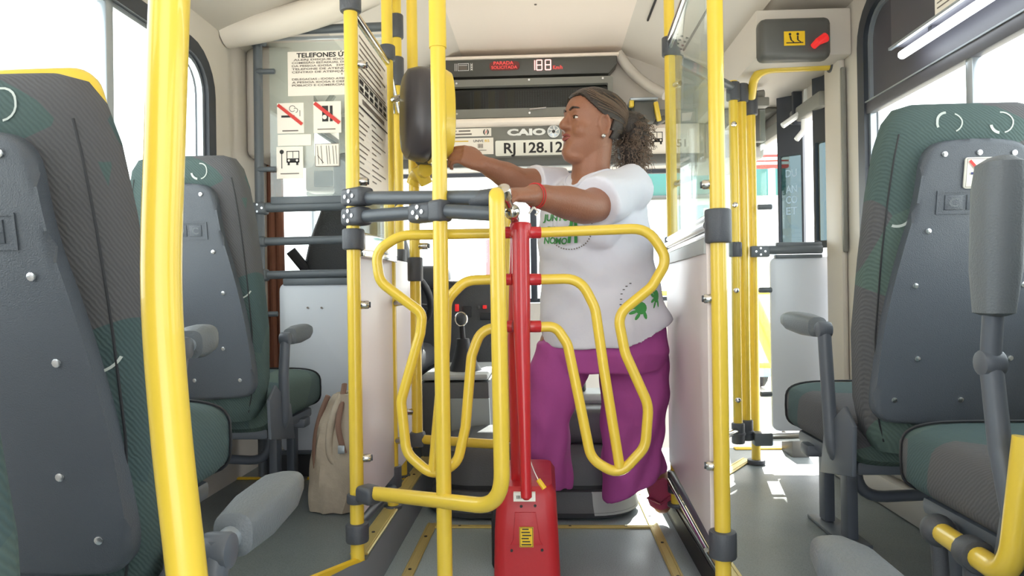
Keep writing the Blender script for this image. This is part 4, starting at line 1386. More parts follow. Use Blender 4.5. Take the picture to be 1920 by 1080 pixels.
part('bottom_rail', MB().cyl(vec(0, .215) - nI * .01, vec(1, .19) - nI * .01, .014).cyl(vec(0, .20) + nI * .014, vec(1, .175) + nI * .014, .010), M['darktube'], rp)
part('foot_rail', MB().cyl(vec(0.05, .205) - nI * .03, vec(.95, .18) - nI * .03, .006), M['chrome'], rp)

# slanted screen from I to J1
_, xJ, yJ, _ = POLES['J1']
a = Vector((xI + .02, yI + .05, 0)); b = Vector((xJ, yJ, 0)); dJ = (b - a).normalized()
sl = thing('slanted_screen', 'clear screen slanting from the far right pole to the three door poles', 'partition', a + Z1 * .2)
part('top_rail', MB().tube([a + Z1 * 1.63, b + Z1 * 1.635], .016, 12), M['frame_grey'], sl)
part('corner_clamp', MB().box(a + Z1 * 1.60, (.045, .045, .12), .01, M=rot(az=atan2(dJ.y, dJ.x))), M['frame_grey'], sl)
L = (b - a).length
part('clear_sheet', MB().prism([(.04, .3), (L - .03, .3), (L - .03, 1.60), (.04, 1.60)], a, dJ, Z1, .004), M['acrylic'], sl)
part('bottom_rail', MB().cyl(a + Z1 * .24, b + Z1 * .24, .013), M['chrome'], sl)

# front right white panel between J3 and the wall
fp = thing('door_panel', 'white panel under double dark rail between the door poles and wall', 'partition', (1.0, 2.96, .2))
Yq = 2.90
zq = lambda py: P(1500, py, Y=Yq).z
part('rail', MB().tube([(x3 - .01, Yq, zq(468)), (WX - .03, Yq, zq(468))], .018, 14), M['frame_grey'], fp)
part('rail', MB().span((P(1452, 480, Y=Yq).x, Yq - .012, zq(484)), (WX - .03, Yq + .012, zq(477)), .004).span((P(1455, 460, Y=Yq).x, Yq - .008, zq(462)), (WX - .03, Yq + .012, zq(454)), .004), M['frame_grey'], fp)
k = part('clamp', MB().box((P(1421, 471, Y=Yq).x, Yq - .022, zq(471)), (.075, .03, .046), .006), M['frame_grey'], fp)
screws(k, (P(1421, 471, Y=Yq).x, Yq - .037, zq(471)), X1, Z1, -Y1, ((-.018, 0), (.018, 0), (0, .013), (0, -.013)), .0045)
part('wall_clamp', MB().box((P(1587, 468, Y=Yq).x, Yq - .01, zq(468)), (.06, .05, .05), .008), M['frame_grey'], fp)
for py in (388, 543, 737): part('peg', MB().cyl((x3, Yq - .02, zq(py)), (P(1447, py, Y=Yq - .02).x, Yq - .02, zq(py)), .011, bevel=.003), M['frame_grey'], fp)
part('panel', MB().prism(rrect(P(1447, 700, Y=Yq).x, zq(808), P(1592, 700, Y=Yq).x, zq(482), .03), (0, Yq - .002, 0), X1, Z1, .016, .003), M['white'], fp)
part('clear_strip', MB().span((x3 + .02, Yq - .004, zq(806)), (P(1446, 700, Y=Yq).x, Yq + .001, zq(484))), M['acrylic'], fp)
part('clear_strip', MB().span((x3 + .02, Yq - .004, zq(455)), (P(1428, 700, Y=Yq).x + .03, Yq + .001, zq(205))), M['acrylic'], fp)
part('bottom_rail', MB().cyl((x3, Yq, zq(820)), (WX - .06, Yq, zq(818)), .018), M['chrome'], fp)
part('bottom_clamp', MB().box((P(1428, 820, Y=Yq).x, Yq - .01, zq(821)), (.075, .05, .055), .008), M['frame_grey'], fp)
part('rail_sleeve', MB().cyl((P(1520, 820, Y=Yq).x, Yq, zq(818)), (P(1530, 820, Y=Yq).x, Yq, zq(818)), .022), M['frame_grey'], fp)
part('pedestal_box', MB().span((P(1480, 852, Y=3.1).x, 3.06, ZR), (P(1512, 852, Y=3.1).x, 3.2, zq(832)), .004), M['signdark'], fp)  # dark block standing in for the dark stepwell opening

# small dark camera on J poles
mi = thing('mirror_bracket', 'dark bracket with small box beside the door poles', 'bracket', P(1432, 230, Y=3.2))
part('arm', MB().span(P(1412, 199, Y=3.0), P(1436, 187, Y=3.05), .006), M['header'], mi)
part('box', MB().span(P(1413, 265, Y=3.2), P(1430, 205, Y=3.24), .006), M['signdark'], mi)
part('cap', MB().cyl(P(1417, 178, Y=3.05), P(1432, 176, Y=3.05), .018), M['header'], mi)

# ================================================================== SEATS
BS = 0.15          # recline
BN = Vector((0, 1, BS)).normalized()
BV = Vector((0, -BS, 1)).normalized()
HW = [(0, .150, .045), (.04, .178, .055), (.12, .198, .058), (.28, .210, .056), (.45, .205, .052), (.60, .196, .052), (.70, .184, .050), (.755, .170, .044), (.785, .150, .030), (.795, .115, .012)]
PW = 3.4


def bc(s): return Vector((0, -.02 - BS * s, .36 + s))


def hwt(s):
    for (a, w0, t0), (b, w1, t1) in zip(HW[:-1], HW[1:]):
        if a <= s <= b:
            k = (s - a) / (b - a)
            return w0 + (w1 - w0) * k, t0 + (t1 - t0) * k
    return HW[-1][1:]


def bsurf(x, s, lift=.002):
    w_, t_ = hwt(s)
    q = min(abs(x) / w_, .999)
    return bc(s) + X1 * x - BN * (t_ * (1 - q ** PW) ** (1 / PW) + lift)


def make_seat(label, arm=(.08, .35, .64), side=1, up=False, cdepth=.48, ctop=.46, legs=True, notice=False, handle=False, armx=.222):
    t = thing('bus_seat', label, 'seat', (0, 0, 0), 'green and grey bus seats')
    # upholstered back
    rings = []
    for s in [0, .02, .04, .08, .12, .2, .28, .36, .45, .52, .60, .65, .70, .73, .755, .772, .785, .791, .795]:
        w_, th = hwt(s)
        rings.append(ring(bc(s), X1 * w_, BN * th, 36, PW))
    part('backrest', MB().loft(rings), M['fabric'], t)
    # seam down both sides
    for sx in (-1, 1):
        part('side_seam', MB().tube([bsurf(sx * hwt(s)[0] * .86, s, .0) for s in [.03 + .05 * k for k in range(15)]], .0022, 6), M['black'], t)
    # moulded plastic shell on the rear
    half = [(0.0, .716), (.06, .713), (.094, .702), (.112, .674), (.118, .62), (.126, .56), (.142, .49), (.160, .40), (.175, .30), (.183, .20), (.185, .13), (.174, .098), (.14, .082), (0, .078)]
    half = [(p.x, p.y) for p in smooth_path([(a, b, 0) for a, b in half], 3)]
    outl = half + [(-a, b) for a, b in reversed(half[1:-1])]
    outl = outl[::-1]
    o = bc(0) - BN * (.055 + .016)
    L1 = sqrt(1 + BS * BS)
    sh = part('shell', MB().prism([(a, b * L1) for a, b in outl], o, X1, BV, .045, .013, 4), M['shell'], t, angle=30)
    def sp(a, s, k=0.0): return o + X1 * a + BV * (s * L1) - BN * k
    # recessed name plate with raised letters
    part('recess_frame', MB().holed([(-.082, .556), (.082, .556), (.082, .606), (-.082, .606)], [[(-.078, .560), (.078, .560), (.078, .602), (-.078, .602)]], sp(0, 0, .002), X1, BV * L1, .003), M['shell'], sh)
    for a, c in ((-.046, 'C'), (.0, 'O'), (.046, 'C')):
        part('raised_tile', MB().prism([(a - .019, .565), (a + .019, .565), (a + .019, .597), (a - .019, .597)], sp(0, 0, .002), X1, BV * L1, .004, .0015), M['shell'], sh)
        V, F = text_geo(c, .03)
        x0, x1 = min(v[0] for v in V), max(v[0] for v in V)
        part('raised_letter', MB().add([sp(a + (v[0] - (x0 + x1) / 2) * .030, .572 + v[1] * .026, .0026) for v in V], F), M['pad'], sh)
    for a, s in ((-.072, .684), (0, .686), (.072, .684), (-.095, .52), (.095, .52), (-.115, .40), (.115, .40), (-.10, .235), (.10, .235), (-.145, .14), (.145, .14), (0, .14)):
        part('bolt', MB().cyl(sp(a, s, -.002), sp(a, s, .003), .0065, n=10, bevel=.001), M['screw'], sh)
    # pale printed arcs in the cloth
    def arc(cx, cs, r, a0, a1, wd):
        pts = []
        V, F = [], []
        n = 10
        for k in range(n + 1):
            a = a0 + (a1 - a0) * k / n
            for rr in (r - wd / 2, r + wd / 2):
                x_, s_ = cx + rr * cos(a), cs + rr * sin(a)
                V.append(bsurf(x_, max(.01, min(.78, s_)), .0016))
            if k: F.append((2 * k - 2, 2 * k - 1, 2 * k + 1, 2 * k))
        return MB().add(V, F)
    for q in ((-.055, .752, .022, 1.6, 3.6, .005), (-.045, .752, .020, -1.2, 1.2, .003), (.06, .750, .022, -1.4, 1.7, .003), (.055, .748, .02, 3.3, 4.6, .006), (-.15, .56, .03, -1.9, -.3, .006), (.15, .42, .04, -2.2, -.5, .004), (-.16, .20, .035, .2, 1.8, .004), (.15, .15, .03, 2.4, 4.4, .005)):
        part('cloth_print', arc(*q), M['print'], t)
    # cushion
    cz = ctop - .075
    rr = []
    for y, w_, h_ in ((0.0, .185, .055), (.02, .195, .07), (cdepth * .5, .200, .075), (cdepth - .07, .198, .075), (cdepth - .02, .192, .068), (cdepth, .178, .05)):
        rr.append(ring((0, y, cz - (.012 if y < .05 else 0)), X1 * w_, Z1 * h_, 32, 4.2))
    part('cushion', MB().loft(rr), M['fabric'], t)
    part('cushion_piping', MB().tube([p for p in ring((0, cdepth - .035, cz), X1 * .196, Z1 * .074, 40, 4.2)], .003, 6, closed=True), M['black'], t)
    part('seat_pan', MB().span((-.17, .02, cz - .105), (.17, cdepth - .06, cz - .07), .01), M['legmetal'], t)
    # armrest on the aisle side
    xs = side * armx
    y0, y1, za = arm
    part('arm_bracket', MB().tube(fillet([(side * .12, .10, cz - .10), (xs, .04, cz - .07), (xs, y0 - .02, cz + .10), (xs, y0, za + .01)], .07), .0165, 12), M['legmetal'], t)
    part('arm_pivot', MB().cyl((xs - .017, y0, za), (xs + .017, y0, za), .021, bevel=.005), M['legmetal'], t)
    if up:
        part('arm_stub', MB().cyl((xs, y0, za), (xs, y0 - .01, za + .09), .015), M['legmetal'], t)
        part('arm_pad', MB().loft([ring((xs, y0 - .01 - .02 * k, za + .075 + .245 * k), X1 * a, Y1 * b, 24, 3) for k, a, b in ((0, .012, .02), (.02, .024, .03), (.3, .030, .036), (.8, .031, .037), (.96, .027, .033), (1, .012, .02))]), M['pad'], t)
    else:
        part('arm_stub', MB().cyl((xs, y0, za), (xs, y0 + .05, za + .006), .014), M['steel'], t)
        L_ = y1 - y0
        part('arm_pad', MB().loft([ring((xs, y0 + .03 + (L_ - .03) * k, za + .004 + .012 * k), X1 * a, Z1 * b, 24, 3) for k, a, b in ((0, .012, .012), (.04, .024, .026), (.35, .031, .030), (.75, .030, .027), (.95, .022, .018), (1, .010, .008))]), M['pad'], t)
    part('hinge_plate', MB().prism([(-.06, .30), (.13, .26), (.10, .38), (-.02, .46), (-.07, .42)], (side * .207 + (.012 if side > 0 else 0), 0, 0), Y1, Z1, .012, .004), M['legmetal'], t)
    if legs:
        ly = (.34, .50) if cdepth > .3 else (.08, .20)
        for yy in ly:
            part('leg', MB().span((side * .055 - .016, yy - .024, .012), (side * .055 + .016, yy + .024, cz - .09), .005), M['legmetal'], t)
        part('foot_plate', MB().span((side * .055 - .04, ly[0] - .06, 0), (side * .055 + .04, ly[1] + .06, .012), .004), M['legmetal'], t)
        part('side_strut', MB().tube(fillet([(side * .04, ly[0], cz - .10), (side * .03, ly[0], .13), (-side * .19, ly[0], .14)], .09), .017, 12), M['legmetal'], t)
        part('cross_beam', MB().span((-.19, ly[0] - .05, cz - .125), (.19, ly[0] + .01, cz - .09), .008), M['legmetal'], t)
    if handle:
        part('grab_handle', MB().tube(fillet([(-.19, -.08, 1.06), (-.19, -.09, 1.163), (.12, -.09, 1.163), (.15, -.09, 1.06)], .03), .017, 14), M['yellow'], t, 'yellow top handle')
    if notice:
        pl_ = part('notice_plate', MB().prism(rrect(-.030, .610, .030, .676, .006), sp(0, 0, .0045), X1, BV * L1, .004, .001), M['plate'], t, 'white no smoking plate')
        d = Dec(sp(-.030, .610, .0052), X1, BV, .060, .066 * L1)
        d.k = 0
        d.frame('inkgrey', .003, .003, .057, .064, .001)
        d.rect('inkblue', .012, .030, .028, .035); d.arc('inkgrey', .040, .046, .009, .0015, .3, 5); d.arc('inkgrey', .046, .040, .007, .0015, -1.4, 2)
        d.line('inkred', (.008, .060), (.054, .010), .006)
        for c, mb in d.L.items():
            part({'inkgrey': 'border', 'inkblue': 'cigarette', 'inkred': 'red_slash'}[c], mb, M[c], pl_)
    return t


M['inkblue'] = mat('ink_blue', (60, 66, 120), 0.6, var=0)
s = make_seat('near green bus seat with yellow handle on top, beside the thick yellow pole', arm=(.13, .23, .745), side=1, cdepth=.225, ctop=.645, armx=.135, handle=True, legs=True)
s.location = (-.775, 1.06, 0.0); s.scale.z = .975
s = make_seat('green bus seat before the cab partition, seen past the thick yellow pole', arm=(.05, .25, .60), side=1)
s.location = (-.985, 2.02, ZL); s.scale = (.90, 1, .94)
s = make_seat('grey-backed bus seat with a no smoking plate, by the right window', arm=(.08, .35, .64), side=-1, notice=True)
s.location = (.928, 1.71, ZR); s.scale.z = .985
s = make_seat('bus seat with its armrest folded upright, cut by the picture edge', arm=(.11, .35, .615), side=-1, up=True)
s.location = (.925, 1.02, ZR)
s = make_seat('aisle bus seat showing only its lowered armrest beside the thick yellow pole', arm=(.24, .47, .53), side=1, cdepth=.26, legs=True)
s.location = (-.595, .53, 0)
s = make_seat('aisle bus seat showing only the tip of its grey armrest at the bottom', arm=(.12, .37, .52), side=-1, cdepth=.26, legs=True)
s.location = (.525, .40, 0)

# low yellow handrail with dark joints by the upright armrest
hr_ = thing('low_handrail', 'low yellow rail with dark joints under the upright armrest', 'rail', P(1840, 1045, Y=1.15))
a, b, c = P(1764, 998, Y=1.30), P(1895, 1086, Y=1.06), P(1925, 820, Y=1.06)
part('tube', MB().tube(fillet([a, b, c], .06, 8), .0185, 18), M['yellow'], hr_)
e = (b - a).normalized()
part('joint', MB().sphere(a - e * .012, .030), M['clamp'], hr_)
m_ = a + (b - a) * .52
part('joint', MB().cyl(m_ - e * .022, m_ + e * .022, .028, bevel=.006), M['clamp'], hr_)
part('joint_bracket', MB().tube([m_, m_ - Z1 * .10, Vector((m_.x + .03, m_.y, ZR))], .016, 10), M['clamp'], hr_)
part('joint_bracket', MB().tube([a - e * .012, Vector((a.x + .02, a.y + .02, ZR))], .014, 10), M['clamp'], hr_)

# ================================================================== BAG
bg_ = thing('bag', 'slouchy beige bag with brown rim standing on the left platform', 'bag', P(632, 950, Z=ZL))
bc_ = P(640, 950, Z=ZL + .01)
by = bc_.y + .02
random.seed(3)
rb = []
zt_ = P(640, 738, Y=by).z
H_ = zt_ - ZL
for k in range(15):
    u_ = k / 14
    z = ZL + .004 + H_ * u_
    wd = .088 * (.62 + .75 * sin(pi * min(1, u_ * .86 + .14)) ** .8) * (1 - .12 * u_)
    cx = bc_.x + .012 * sin(u_ * 5) - .012 * (1 - u_) + .045 * u_
    rg_ = ring((cx, by, z), X1 * wd, Y1 * .085 * (.7 + .5 * sin(pi * (u_ * .9 + .1))), 28, 2.6)
    rg_ = [p + (p - Vector((cx, by, z))).normalized() * .007 * sin(9 * atan2(p.y - by, p.x - cx) + 6 * u_) for p in rg_]
    rb.append(rg_)
part('body', MB().loft(rb), M['bag'], bg_)
for k, dx_ in enumerate((-.012, .006)):
    pts = []
    for j in range(15):
        u_ = j / 14
        py = 742 + 150 * u_
        px = (636 - 46 * sin(pi * min(1, u_ * .55 + .12)) ** .8) + k * 13
        pts.append(P(px, py, Y=by - .055 + .03 * k))
    part('rim', MB().tube(smooth_path(pts, 3), .0085, 10, flat=1.0), M['bagtrim'], bg_)
part('flap', MB().tube(smooth_path([P(640, 742, Y=by - .05), P(622, 790, Y=by - .085), P(618, 850, Y=by - .09), P(640, 880, Y=by - .085)], 4), [.012] * 13, 10), M['bag'], bg_)
part('strap', MB().tube(smooth_path([P(646, 720, Y=by), P(640, 760, Y=by - .07), P(634, 800, Y=by - .1), P(645, 850, Y=by - .1)], 4), .009, 8, flat=.5), M['bagtrim'], bg_)
part('buckle', MB().box(P(640, 843, Y=by - .11), (.022, .008, .026), .003), M['steel'], bg_)

# ================================================================== OUTSIDE
GZ = -0.62
struct('ground', MB().span((-60, -40, GZ - .1), (60, 80, GZ)), M['street'])
ob = thing('parked_bus', 'pale bus with a teal windscreen standing ahead in the street', 'bus', (1.5, 9.2, GZ))
part('body', MB().span((.75, 9.0, GZ + .3), (3.2, 16, GZ + 3.1), .12, 3), M['offwhite'], ob)
part('windscreen', MB().span((.85, 8.97, 1.99), (3.1, 9.02, 2.42), .02), M['teal'], ob)
part('wiper', MB().tube([(.9, 8.95, 1.98), (2.2, 8.95, 1.99)], .03, 6), M['signdark'], ob)
part('grille', MB().span((1.40, 8.97, 1.30), (2.6, 9.02, 1.88), .01), M['bluegrey'], ob)
for k in range(6): part('grille_bar', MB().span((1.45 + .2 * k, 8.95, 1.34), (1.51 + .2 * k, 8.99, 1.84)), M['offwhite'], ob)
part('bumper', MB().span((.75, 8.9, GZ + .3), (3.2, 9.05, GZ + .62), .04), M['bluegrey'], ob)
for x in (1.0, 2.95): part('headlamp', MB().cyl((x, 8.99, GZ + .95), (x, 8.94, GZ + .95), .12), M['plate'], ob)
for x in (.9, 3.0): part('wheel', MB().cyl((x - .12, 10.2, GZ + .42), (x + .12, 10.2, GZ + .42), .42), M['black'], ob)
yr = thing('street_railing', 'yellow painted street railing beyond the windscreen', 'railing', (1.0, 6.2, GZ))
for k in range(5): part('post', MB().cyl((.95 + .9 * k, 6.2, GZ), (.95 + .9 * k, 6.2, GZ + 1.65), .035), M['yellow'], yr)
for z in (.75, 1.4): part('bar', MB().cyl((.95, 6.2, GZ + z), (4.55, 6.2, GZ + z), .025), M['yellow'], yr)
pk = solo('street_column', MB().span((-.62, 7.4, GZ), (-.48, 7.55, GZ + 2.0), .02), M['pinkwall'], 'pink painted column standing in the street ahead', 'column')
aw = thing('street_sign', 'red sign board with two pale stripes beyond the folding door', 'sign', (2.1, 6.0, GZ))
a, b = P(1418, 316, Y=6.0), P(1478, 289, Y=6.0)
part('board', MB().span((a.x, 5.98, a.z), (b.x, 6.03, b.z), .01), M['awning'], aw)
for f in (.33, .66): part('stripe', MB().span((a.x, 5.97, a.z + (b.z - a.z) * f - .012), (b.x, 5.99, a.z + (b.z - a.z) * f + .012)), M['plate'], aw)
part('post', MB().cyl(((a.x + b.x) / 2, 6.02, GZ), ((a.x + b.x) / 2, 6.02, a.z), .03), M['bluegrey'], aw)
a, b = P(1420, 590, Y=5.0), P(1446, 650, Y=5.0)
yb_ = thing('street_barrier', 'yellow slanting barrier arm low outside the front door', 'barrier', (a.x, 5, GZ))
part('arm', MB().tube([a - (b - a) * .6, b + (b - a) * 1.5], .06, 10), M['yellow'], yb_)
part('post', MB().cyl((b.x + .1, 5.05, GZ), (b.x + .1, 5.05, b.z + .1), .05), M['bluegrey'], yb_)

# ================================================================== THE WOMAN
wm = thing('person', 'woman in white printed t-shirt and purple trousers leaning over the turnstile', 'person', P(1130, 955, Y=2.32) * 1.0)
FACE = Vector((-.90, -.43, .02)).normalized()


def along(p, q, t): return p + (q - p) * t


def limb(mb, pts, radii, n=18, flat=1.0):
    sm = smooth_path(pts, 6)
    m = len(pts) - 1
    R = []
    for i in range(len(sm)):
        f = min(i / 6, m - 1e-6)
        k = int(f); q = f - k
        q = q * q * (3 - 2 * q)
        R.append(radii[k] + (radii[k + 1] - radii[k]) * q)
    mb.tube(sm, R, n, flat=flat)
    mb.sphere(sm[0], R[0], 14, 8); mb.sphere(sm[-1], R[-1], 14, 8)


# joints (pixel + depth -> point in the bus)
NECK = P(1108, 322, Y=2.22)
HEADC = P(1112, 240, Y=2.20)
LSH, LEL, LWR, LHD = P(1168, 358, Y=2.10), P(1100, 388, Y=1.90), P(1000, 366, Y=1.73), P(958, 362, Y=1.665)
RSH, REL, RWR, RHD = P(1035, 350, Y=2.34), P(972, 340, Y=2.25), P(908, 309, Y=2.14), P(880, 298, Y=2.115)
shx = (LSH - RSH).normalized()
FWD = Z1.cross(shx); FWD = -FWD if FWD.y > 0 else FWD
FWD = Vector((-.74, -.67, 0)).normalized()
SID = Vector((.67, -.74, 0)).normalized()      # towards her left shoulder

# ---- skin: head, neck, arms, hands, ankles, trunk under the clothes as one surface
sk = MB()
SC_H = 1.0
HU = Vector((.10, -.02, 1)).normalized()
HF = (FACE - HU * FACE.dot(HU) + HU * .06).normalized()
HL = HU.cross(HF).normalized()          # her left (towards the camera)
HU = HF.cross(HL).normalized()
CHIN = P(1098, 306, Y=2.20)             # base of the head axis


def H(f, l, h): return CHIN + HF * f + HL * l + HU * h


HR = [(-.004, .052, -.02, .018), (.004, .070, .0, .032), (.016, .078, .025, .044), (.035, .080, .045, .055), (.055, .079, .058, .063), (.075, .081, .068, .068), (.10, .083, .083, .071), (.125, .081, .097, .073), (.145, .087, .104, .075), (.17, .085, .106, .074), (.19, .077, .100, .069), (.205, .064, .088, .060), (.218, .045, .066, .046), (.226, .022, .036, .026), (.228, .006, .012, .008)]


def headring(h, f, b, w_, off=0.0, n=40):
    out = []
    for i in range(n):
        a = 2 * pi * i / n
        c_, s_ = cos(a), sin(a)
        y = (f + off) * sgp(c_, .85) if c_ > 0 else (b + off) * sgp(c_, .9)
        out.append(H(y, (w_ + off) * sgp(s_, .85), h))
    return out


sk.loft([headring(*r_) for r_ in HR])
# brow ridge, cheeks, nose, mouth mound, chin, ears
def fsph(f, l, h, rf, rl, rh, tilt=0):
    Mx = Matrix((HF, HL, HU)).transposed() @ Matrix.Rotation(tilt, 3, 'Y')
    sk.sphere(H(f, l, h), (rf, rl, rh), 16, 10, M=Mx)


for sg in (-1, 1):
    fsph(.060, .030 * sg, .146, .025, .026, .009)
    fsph(.050, .036 * sg, .088, .028, .030, .030)
    fsph(.083, .0145 * sg, .094, .0125, .0105, .0095)
    fsph(.068, .032 * sg, .131, .0155, .017, .006)      # upper lids
    fsph(.067, .032 * sg, .117, .0145, .016, .005)      # lower lids
    # ear
    ec_ = H(-.006, .076 * sg, .112)
    Mx = Matrix((HF, HL, HU)).transposed() @ Matrix.Rotation(.2, 3, 'Y')
    er = []
    for i in range(16):
        a = 2 * pi * i / 16
        er.append(ec_ + Mx @ Vector((.017 * cos(a) * (1 if sin(a) > -.2 else .75), .006 * sg * (cos(a) < 0), .031 * sin(a))))
    sk.tube(er, .0052, 8, closed=True)
    sk.sphere(ec_ + Mx @ Vector((.002, -.004 * sg, 0)), (.013, .005, .024), 12, 8, M=Mx)
    sk.sphere(ec_ + Mx @ Vector((.004, 0, -.030)), (.008, .006, .010), 10, 6, M=Mx)
sk.tube([H(.078, 0, .142), H(.086, 0, .125), H(.0945, 0, .106), H(.097, 0, .099)], [.008, .0095, .0125, .014], 12)
sk.sphere(H(.0955, 0, .0975), .0138, 12, 8)
fsph(.068, 0, .066, .018, .030, .024)
fsph(.070, 0, .022, .016, .026, .018)
fsph(.035, 0, .010, .045, .040, .022)     # soft under-chin
# neck and upper chest
limb(sk, [H(-.020, 0, .07), along(H(-.02, 0, .0), NECK, .4), NECK + Z1 * -.01, NECK - Z1 * .08], [.058, .060, .064, .085])
# trunk (hidden by the clothes)
TR = [(338, 1110, 2.25, .125, .075), (385, 1108, 2.24, .165, .12), (440, 1112, 2.23, .165, .13), (500, 1118, 2.22, .17, .13), (560, 1126, 2.22, .18, .14), (620, 1130, 2.23, .20, .15), (690, 1128, 2.24, .17, .12)]
def torso(mb, add=0.0, rows=TR, scale=1.0):
    rg_ = []
    for py, px, Y, a, b in rows:
        c = P(px, py, Y=Y)
        rg_.append(ring(c, SID * (a * scale + add), FWD * (b * scale + add), 30, 2.4))
    mb.loft(rg_)
torso(sk, -.012)
# arms
limb(sk, [LSH, along(LSH, LEL, .5) - Z1 * .004, LEL, along(LEL, LWR, .35), along(LEL, LWR, .75), LWR], [.056, .054, .047, .045, .034, .028])
limb(sk, [RSH, along(RSH, REL, .5), REL, along(REL, RWR, .35), along(REL, RWR, .75), RWR], [.054, .051, .045, .043, .033, .027])


def hand(wrist, d, n, side, curl, spread=.10, scale=1.0, tdir=1, thumbcurl=.5):
    """d: wrist->knuckles, n: back of the hand normal, side: towards the index finger"""
    d = d.normalized(); n = (n - d * n.dot(d)).normalized(); s_ = d.cross(n).normalized()
    if s_.dot(side) < 0: s_ = -s_
    k = scale
    pr = []
    for t, wd, th in ((-.012, .024, .018), (.01, .030, .018), (.035, .037, .017), (.06, .040, .0155), (.078, .038, .013)):
        pr.append(ring(wrist + d * (t * k), s_ * wd * k, n * th * k, 18, 2.6))
    sk.loft(pr)
    nails = []
    for i, (o_, L_, r_) in enumerate(((.0285, .070, .0086), (.0098, .078, .0088), (-.0095, .072, .0084), (-.0275, .056, .0074))):
        p = wrist + d * (.072 * k) + s_ * (o_ * k)
        dd = (d + s_ * (o_ / .0285) * spread).normalized()
        pts = [p - d * .02 * k, p]
        a = 0
        cdir = dd
        for sgm, frac in zip(curl, (.45, .31, .24)):
            a += sgm
            ddir = (dd * cos(a) - n * sin(a)).normalized()
            p = p + ddir * (L_ * frac * k)
            pts.append(p)
        sm = smooth_path(pts, 3)
        sk.tube(sm, [r_ * k * (1.05 - .25 * j / len(sm)) for j in range(len(sm))], 10)
        sk.sphere(sm[-1], r_ * k * .8, 10, 6)
        nd = (dd * cos(a) - n * sin(a)).normalized(); nn = (n * cos(a) + dd * sin(a)).normalized()
        nails.append((sm[-1] + nn * r_ * k * .62 - nd * .002, nd, s_, nn))
    # thumb from the side of the palm near its base
    b0 = wrist + d * .018 * k + s_ * .020 * k
    tv = (d * .62 + s_ * .72 - n * .25).normalized()
    p1 = b0 + tv * .034 * k
    tv2 = (d * .85 + s_ * (.5 - thumbcurl) - n * .35).normalized()
    p2 = p1 + tv2 * .030 * k
    p3 = p2 + (tv2 - n * .2 - s_ * thumbcurl * .4).normalized() * .024 * k
    sm = smooth_path([b0, p1, p2, p3], 3)
    sk.tube(sm, [.0125 * k * (1 - .22 * j / len(sm)) for j in range(len(sm))], 10)
    sk.sphere(sm[-1], .0098 * k, 10, 6)
    sk.sphere(along(b0, p1, .4), .015 * k, 10, 6)
    return nails


nL = hand(LWR, (LHD - LWR) + Vector((-.02, 0, -.004)), Vector((.10, -.35, 1)), Vector((.3, .6, -.2)), (.55, .75, .5), .04, 1.0, thumbcurl=.4)
nR = hand(RWR, (RHD - RWR) + Vector((-.012, 0, .010)), Vector((.15, -.80, .55)), Vector((0, 0, 1)), (.75, .85, .5), .06, 1.02, thumbcurl=.45)
# legs under the trousers
LHIP, LKN, LAN = P(1182, 660, Y=2.22), P(1186, 800, Y=2.24), P(1228, 888, Y=2.44)
RHIP, RKN, RAN = P(1062, 650, Y=2.26), P(1034, 770, Y=2.20), P(1020, 868, Y=2.26)
limb(sk, [LHIP, along(LHIP, LKN, .5), LKN, along(LKN, LAN, .4), LAN], [.095, .085, .062, .055, .036])
limb(sk, [RHIP, along(RHIP, RKN, .5), RKN, along(RKN, RAN, .4), RAN], [.090, .075, .050, .046, .034])
# feet: heel raised left foot on its toes, right foot on the black step
LTOE = P(1240, 950, Y=2.47)
limb(sk, [LAN, along(LAN, LTOE, .45) + Vector((.004, .01, 0)), LTOE + Vector((0, -.012, .012))], [.044, .042, .032])
RTOE = P(1000, 885, Y=2.12)
limb(sk, [RAN, along(RAN, RTOE, .5) + Z1 * .002, RTOE], [.034, .032, .024])
body = remesh(sk, 0.0042, 5, 'body')
off = WL[wm]
body.transform(Matrix.Translation(-off))
body.materials.append(M['skin'])
ob_ = part('body', body, M['skin'], wm)

# face details
def ffac(name, mb, mt): return part(name, mb, M[mt], wm)
for sg in (-1, 1):
    e0 = H(.0665, .032 * sg, .1235)
    gz = (HF * .97 + HL * (-.20 * sg if sg > 0 else .1)).normalized()
    e_ = ffac('eye', MB().sphere(e0, .0135, 18, 12), 'eye')
    gd = (HF + HL * .14 * sg - HU * .05).normalized()
    part('iris', MB().sphere(e0 + gd * .0088, .0062, 12, 8), M['iris'], e_)
    ffac('upper_lash', MB().tube([H(.0735 + .0068 * cos(q * 1.3), .032 * sg + .0165 * sin(q * 1.3) * 1.0, .1285 - .0035 * q * q) for q in (-1, -.5, 0, .5, 1)], .0014, 6), 'iris')
    ffac('eyebrow', MB().tube(smooth_path([H(.0875, .013 * sg, .1475), H(.0865, .028 * sg, .1535), H(.075, .045 * sg, .151), H(.060, .056 * sg, .1465)], 3), [.0028] * 3 + [.0032] * 4 + [.0016] * 3, 8), 'hair')
up_ = MB().tube(smooth_path([H(.077, -.024, .0655), H(.0845, -.011, .0705), H(.0870, 0, .0695), H(.0845, .011, .0705), H(.077, .024, .0655)], 4), [.0022 + .0026 * sin(pi * i / 16) for i in range(17)], 10)
lo_ = MB().tube(smooth_path([H(.077, -.022, .064), H(.0835, -.010, .0590), H(.0855, 0, .0575), H(.0835, .010, .0590), H(.077, .022, .064)], 4), [.0022 + .0038 * sin(pi * i / 16) for i in range(17)], 10)
ffac('upper_lip', up_, 'lip'); ffac('lower_lip', lo_, 'lip')
for nl, nm_ in ((nL, 'l'), (nR, 'r')):
    for c, nd, s_, nn in nl:
        ffac('fingernail', MB().loft([ring(c - nn * .0008, nd * .0055, s_ * .0045, 10), ring(c + nn * .0008, nd * .005, s_ * .004, 10)]), 'lip')
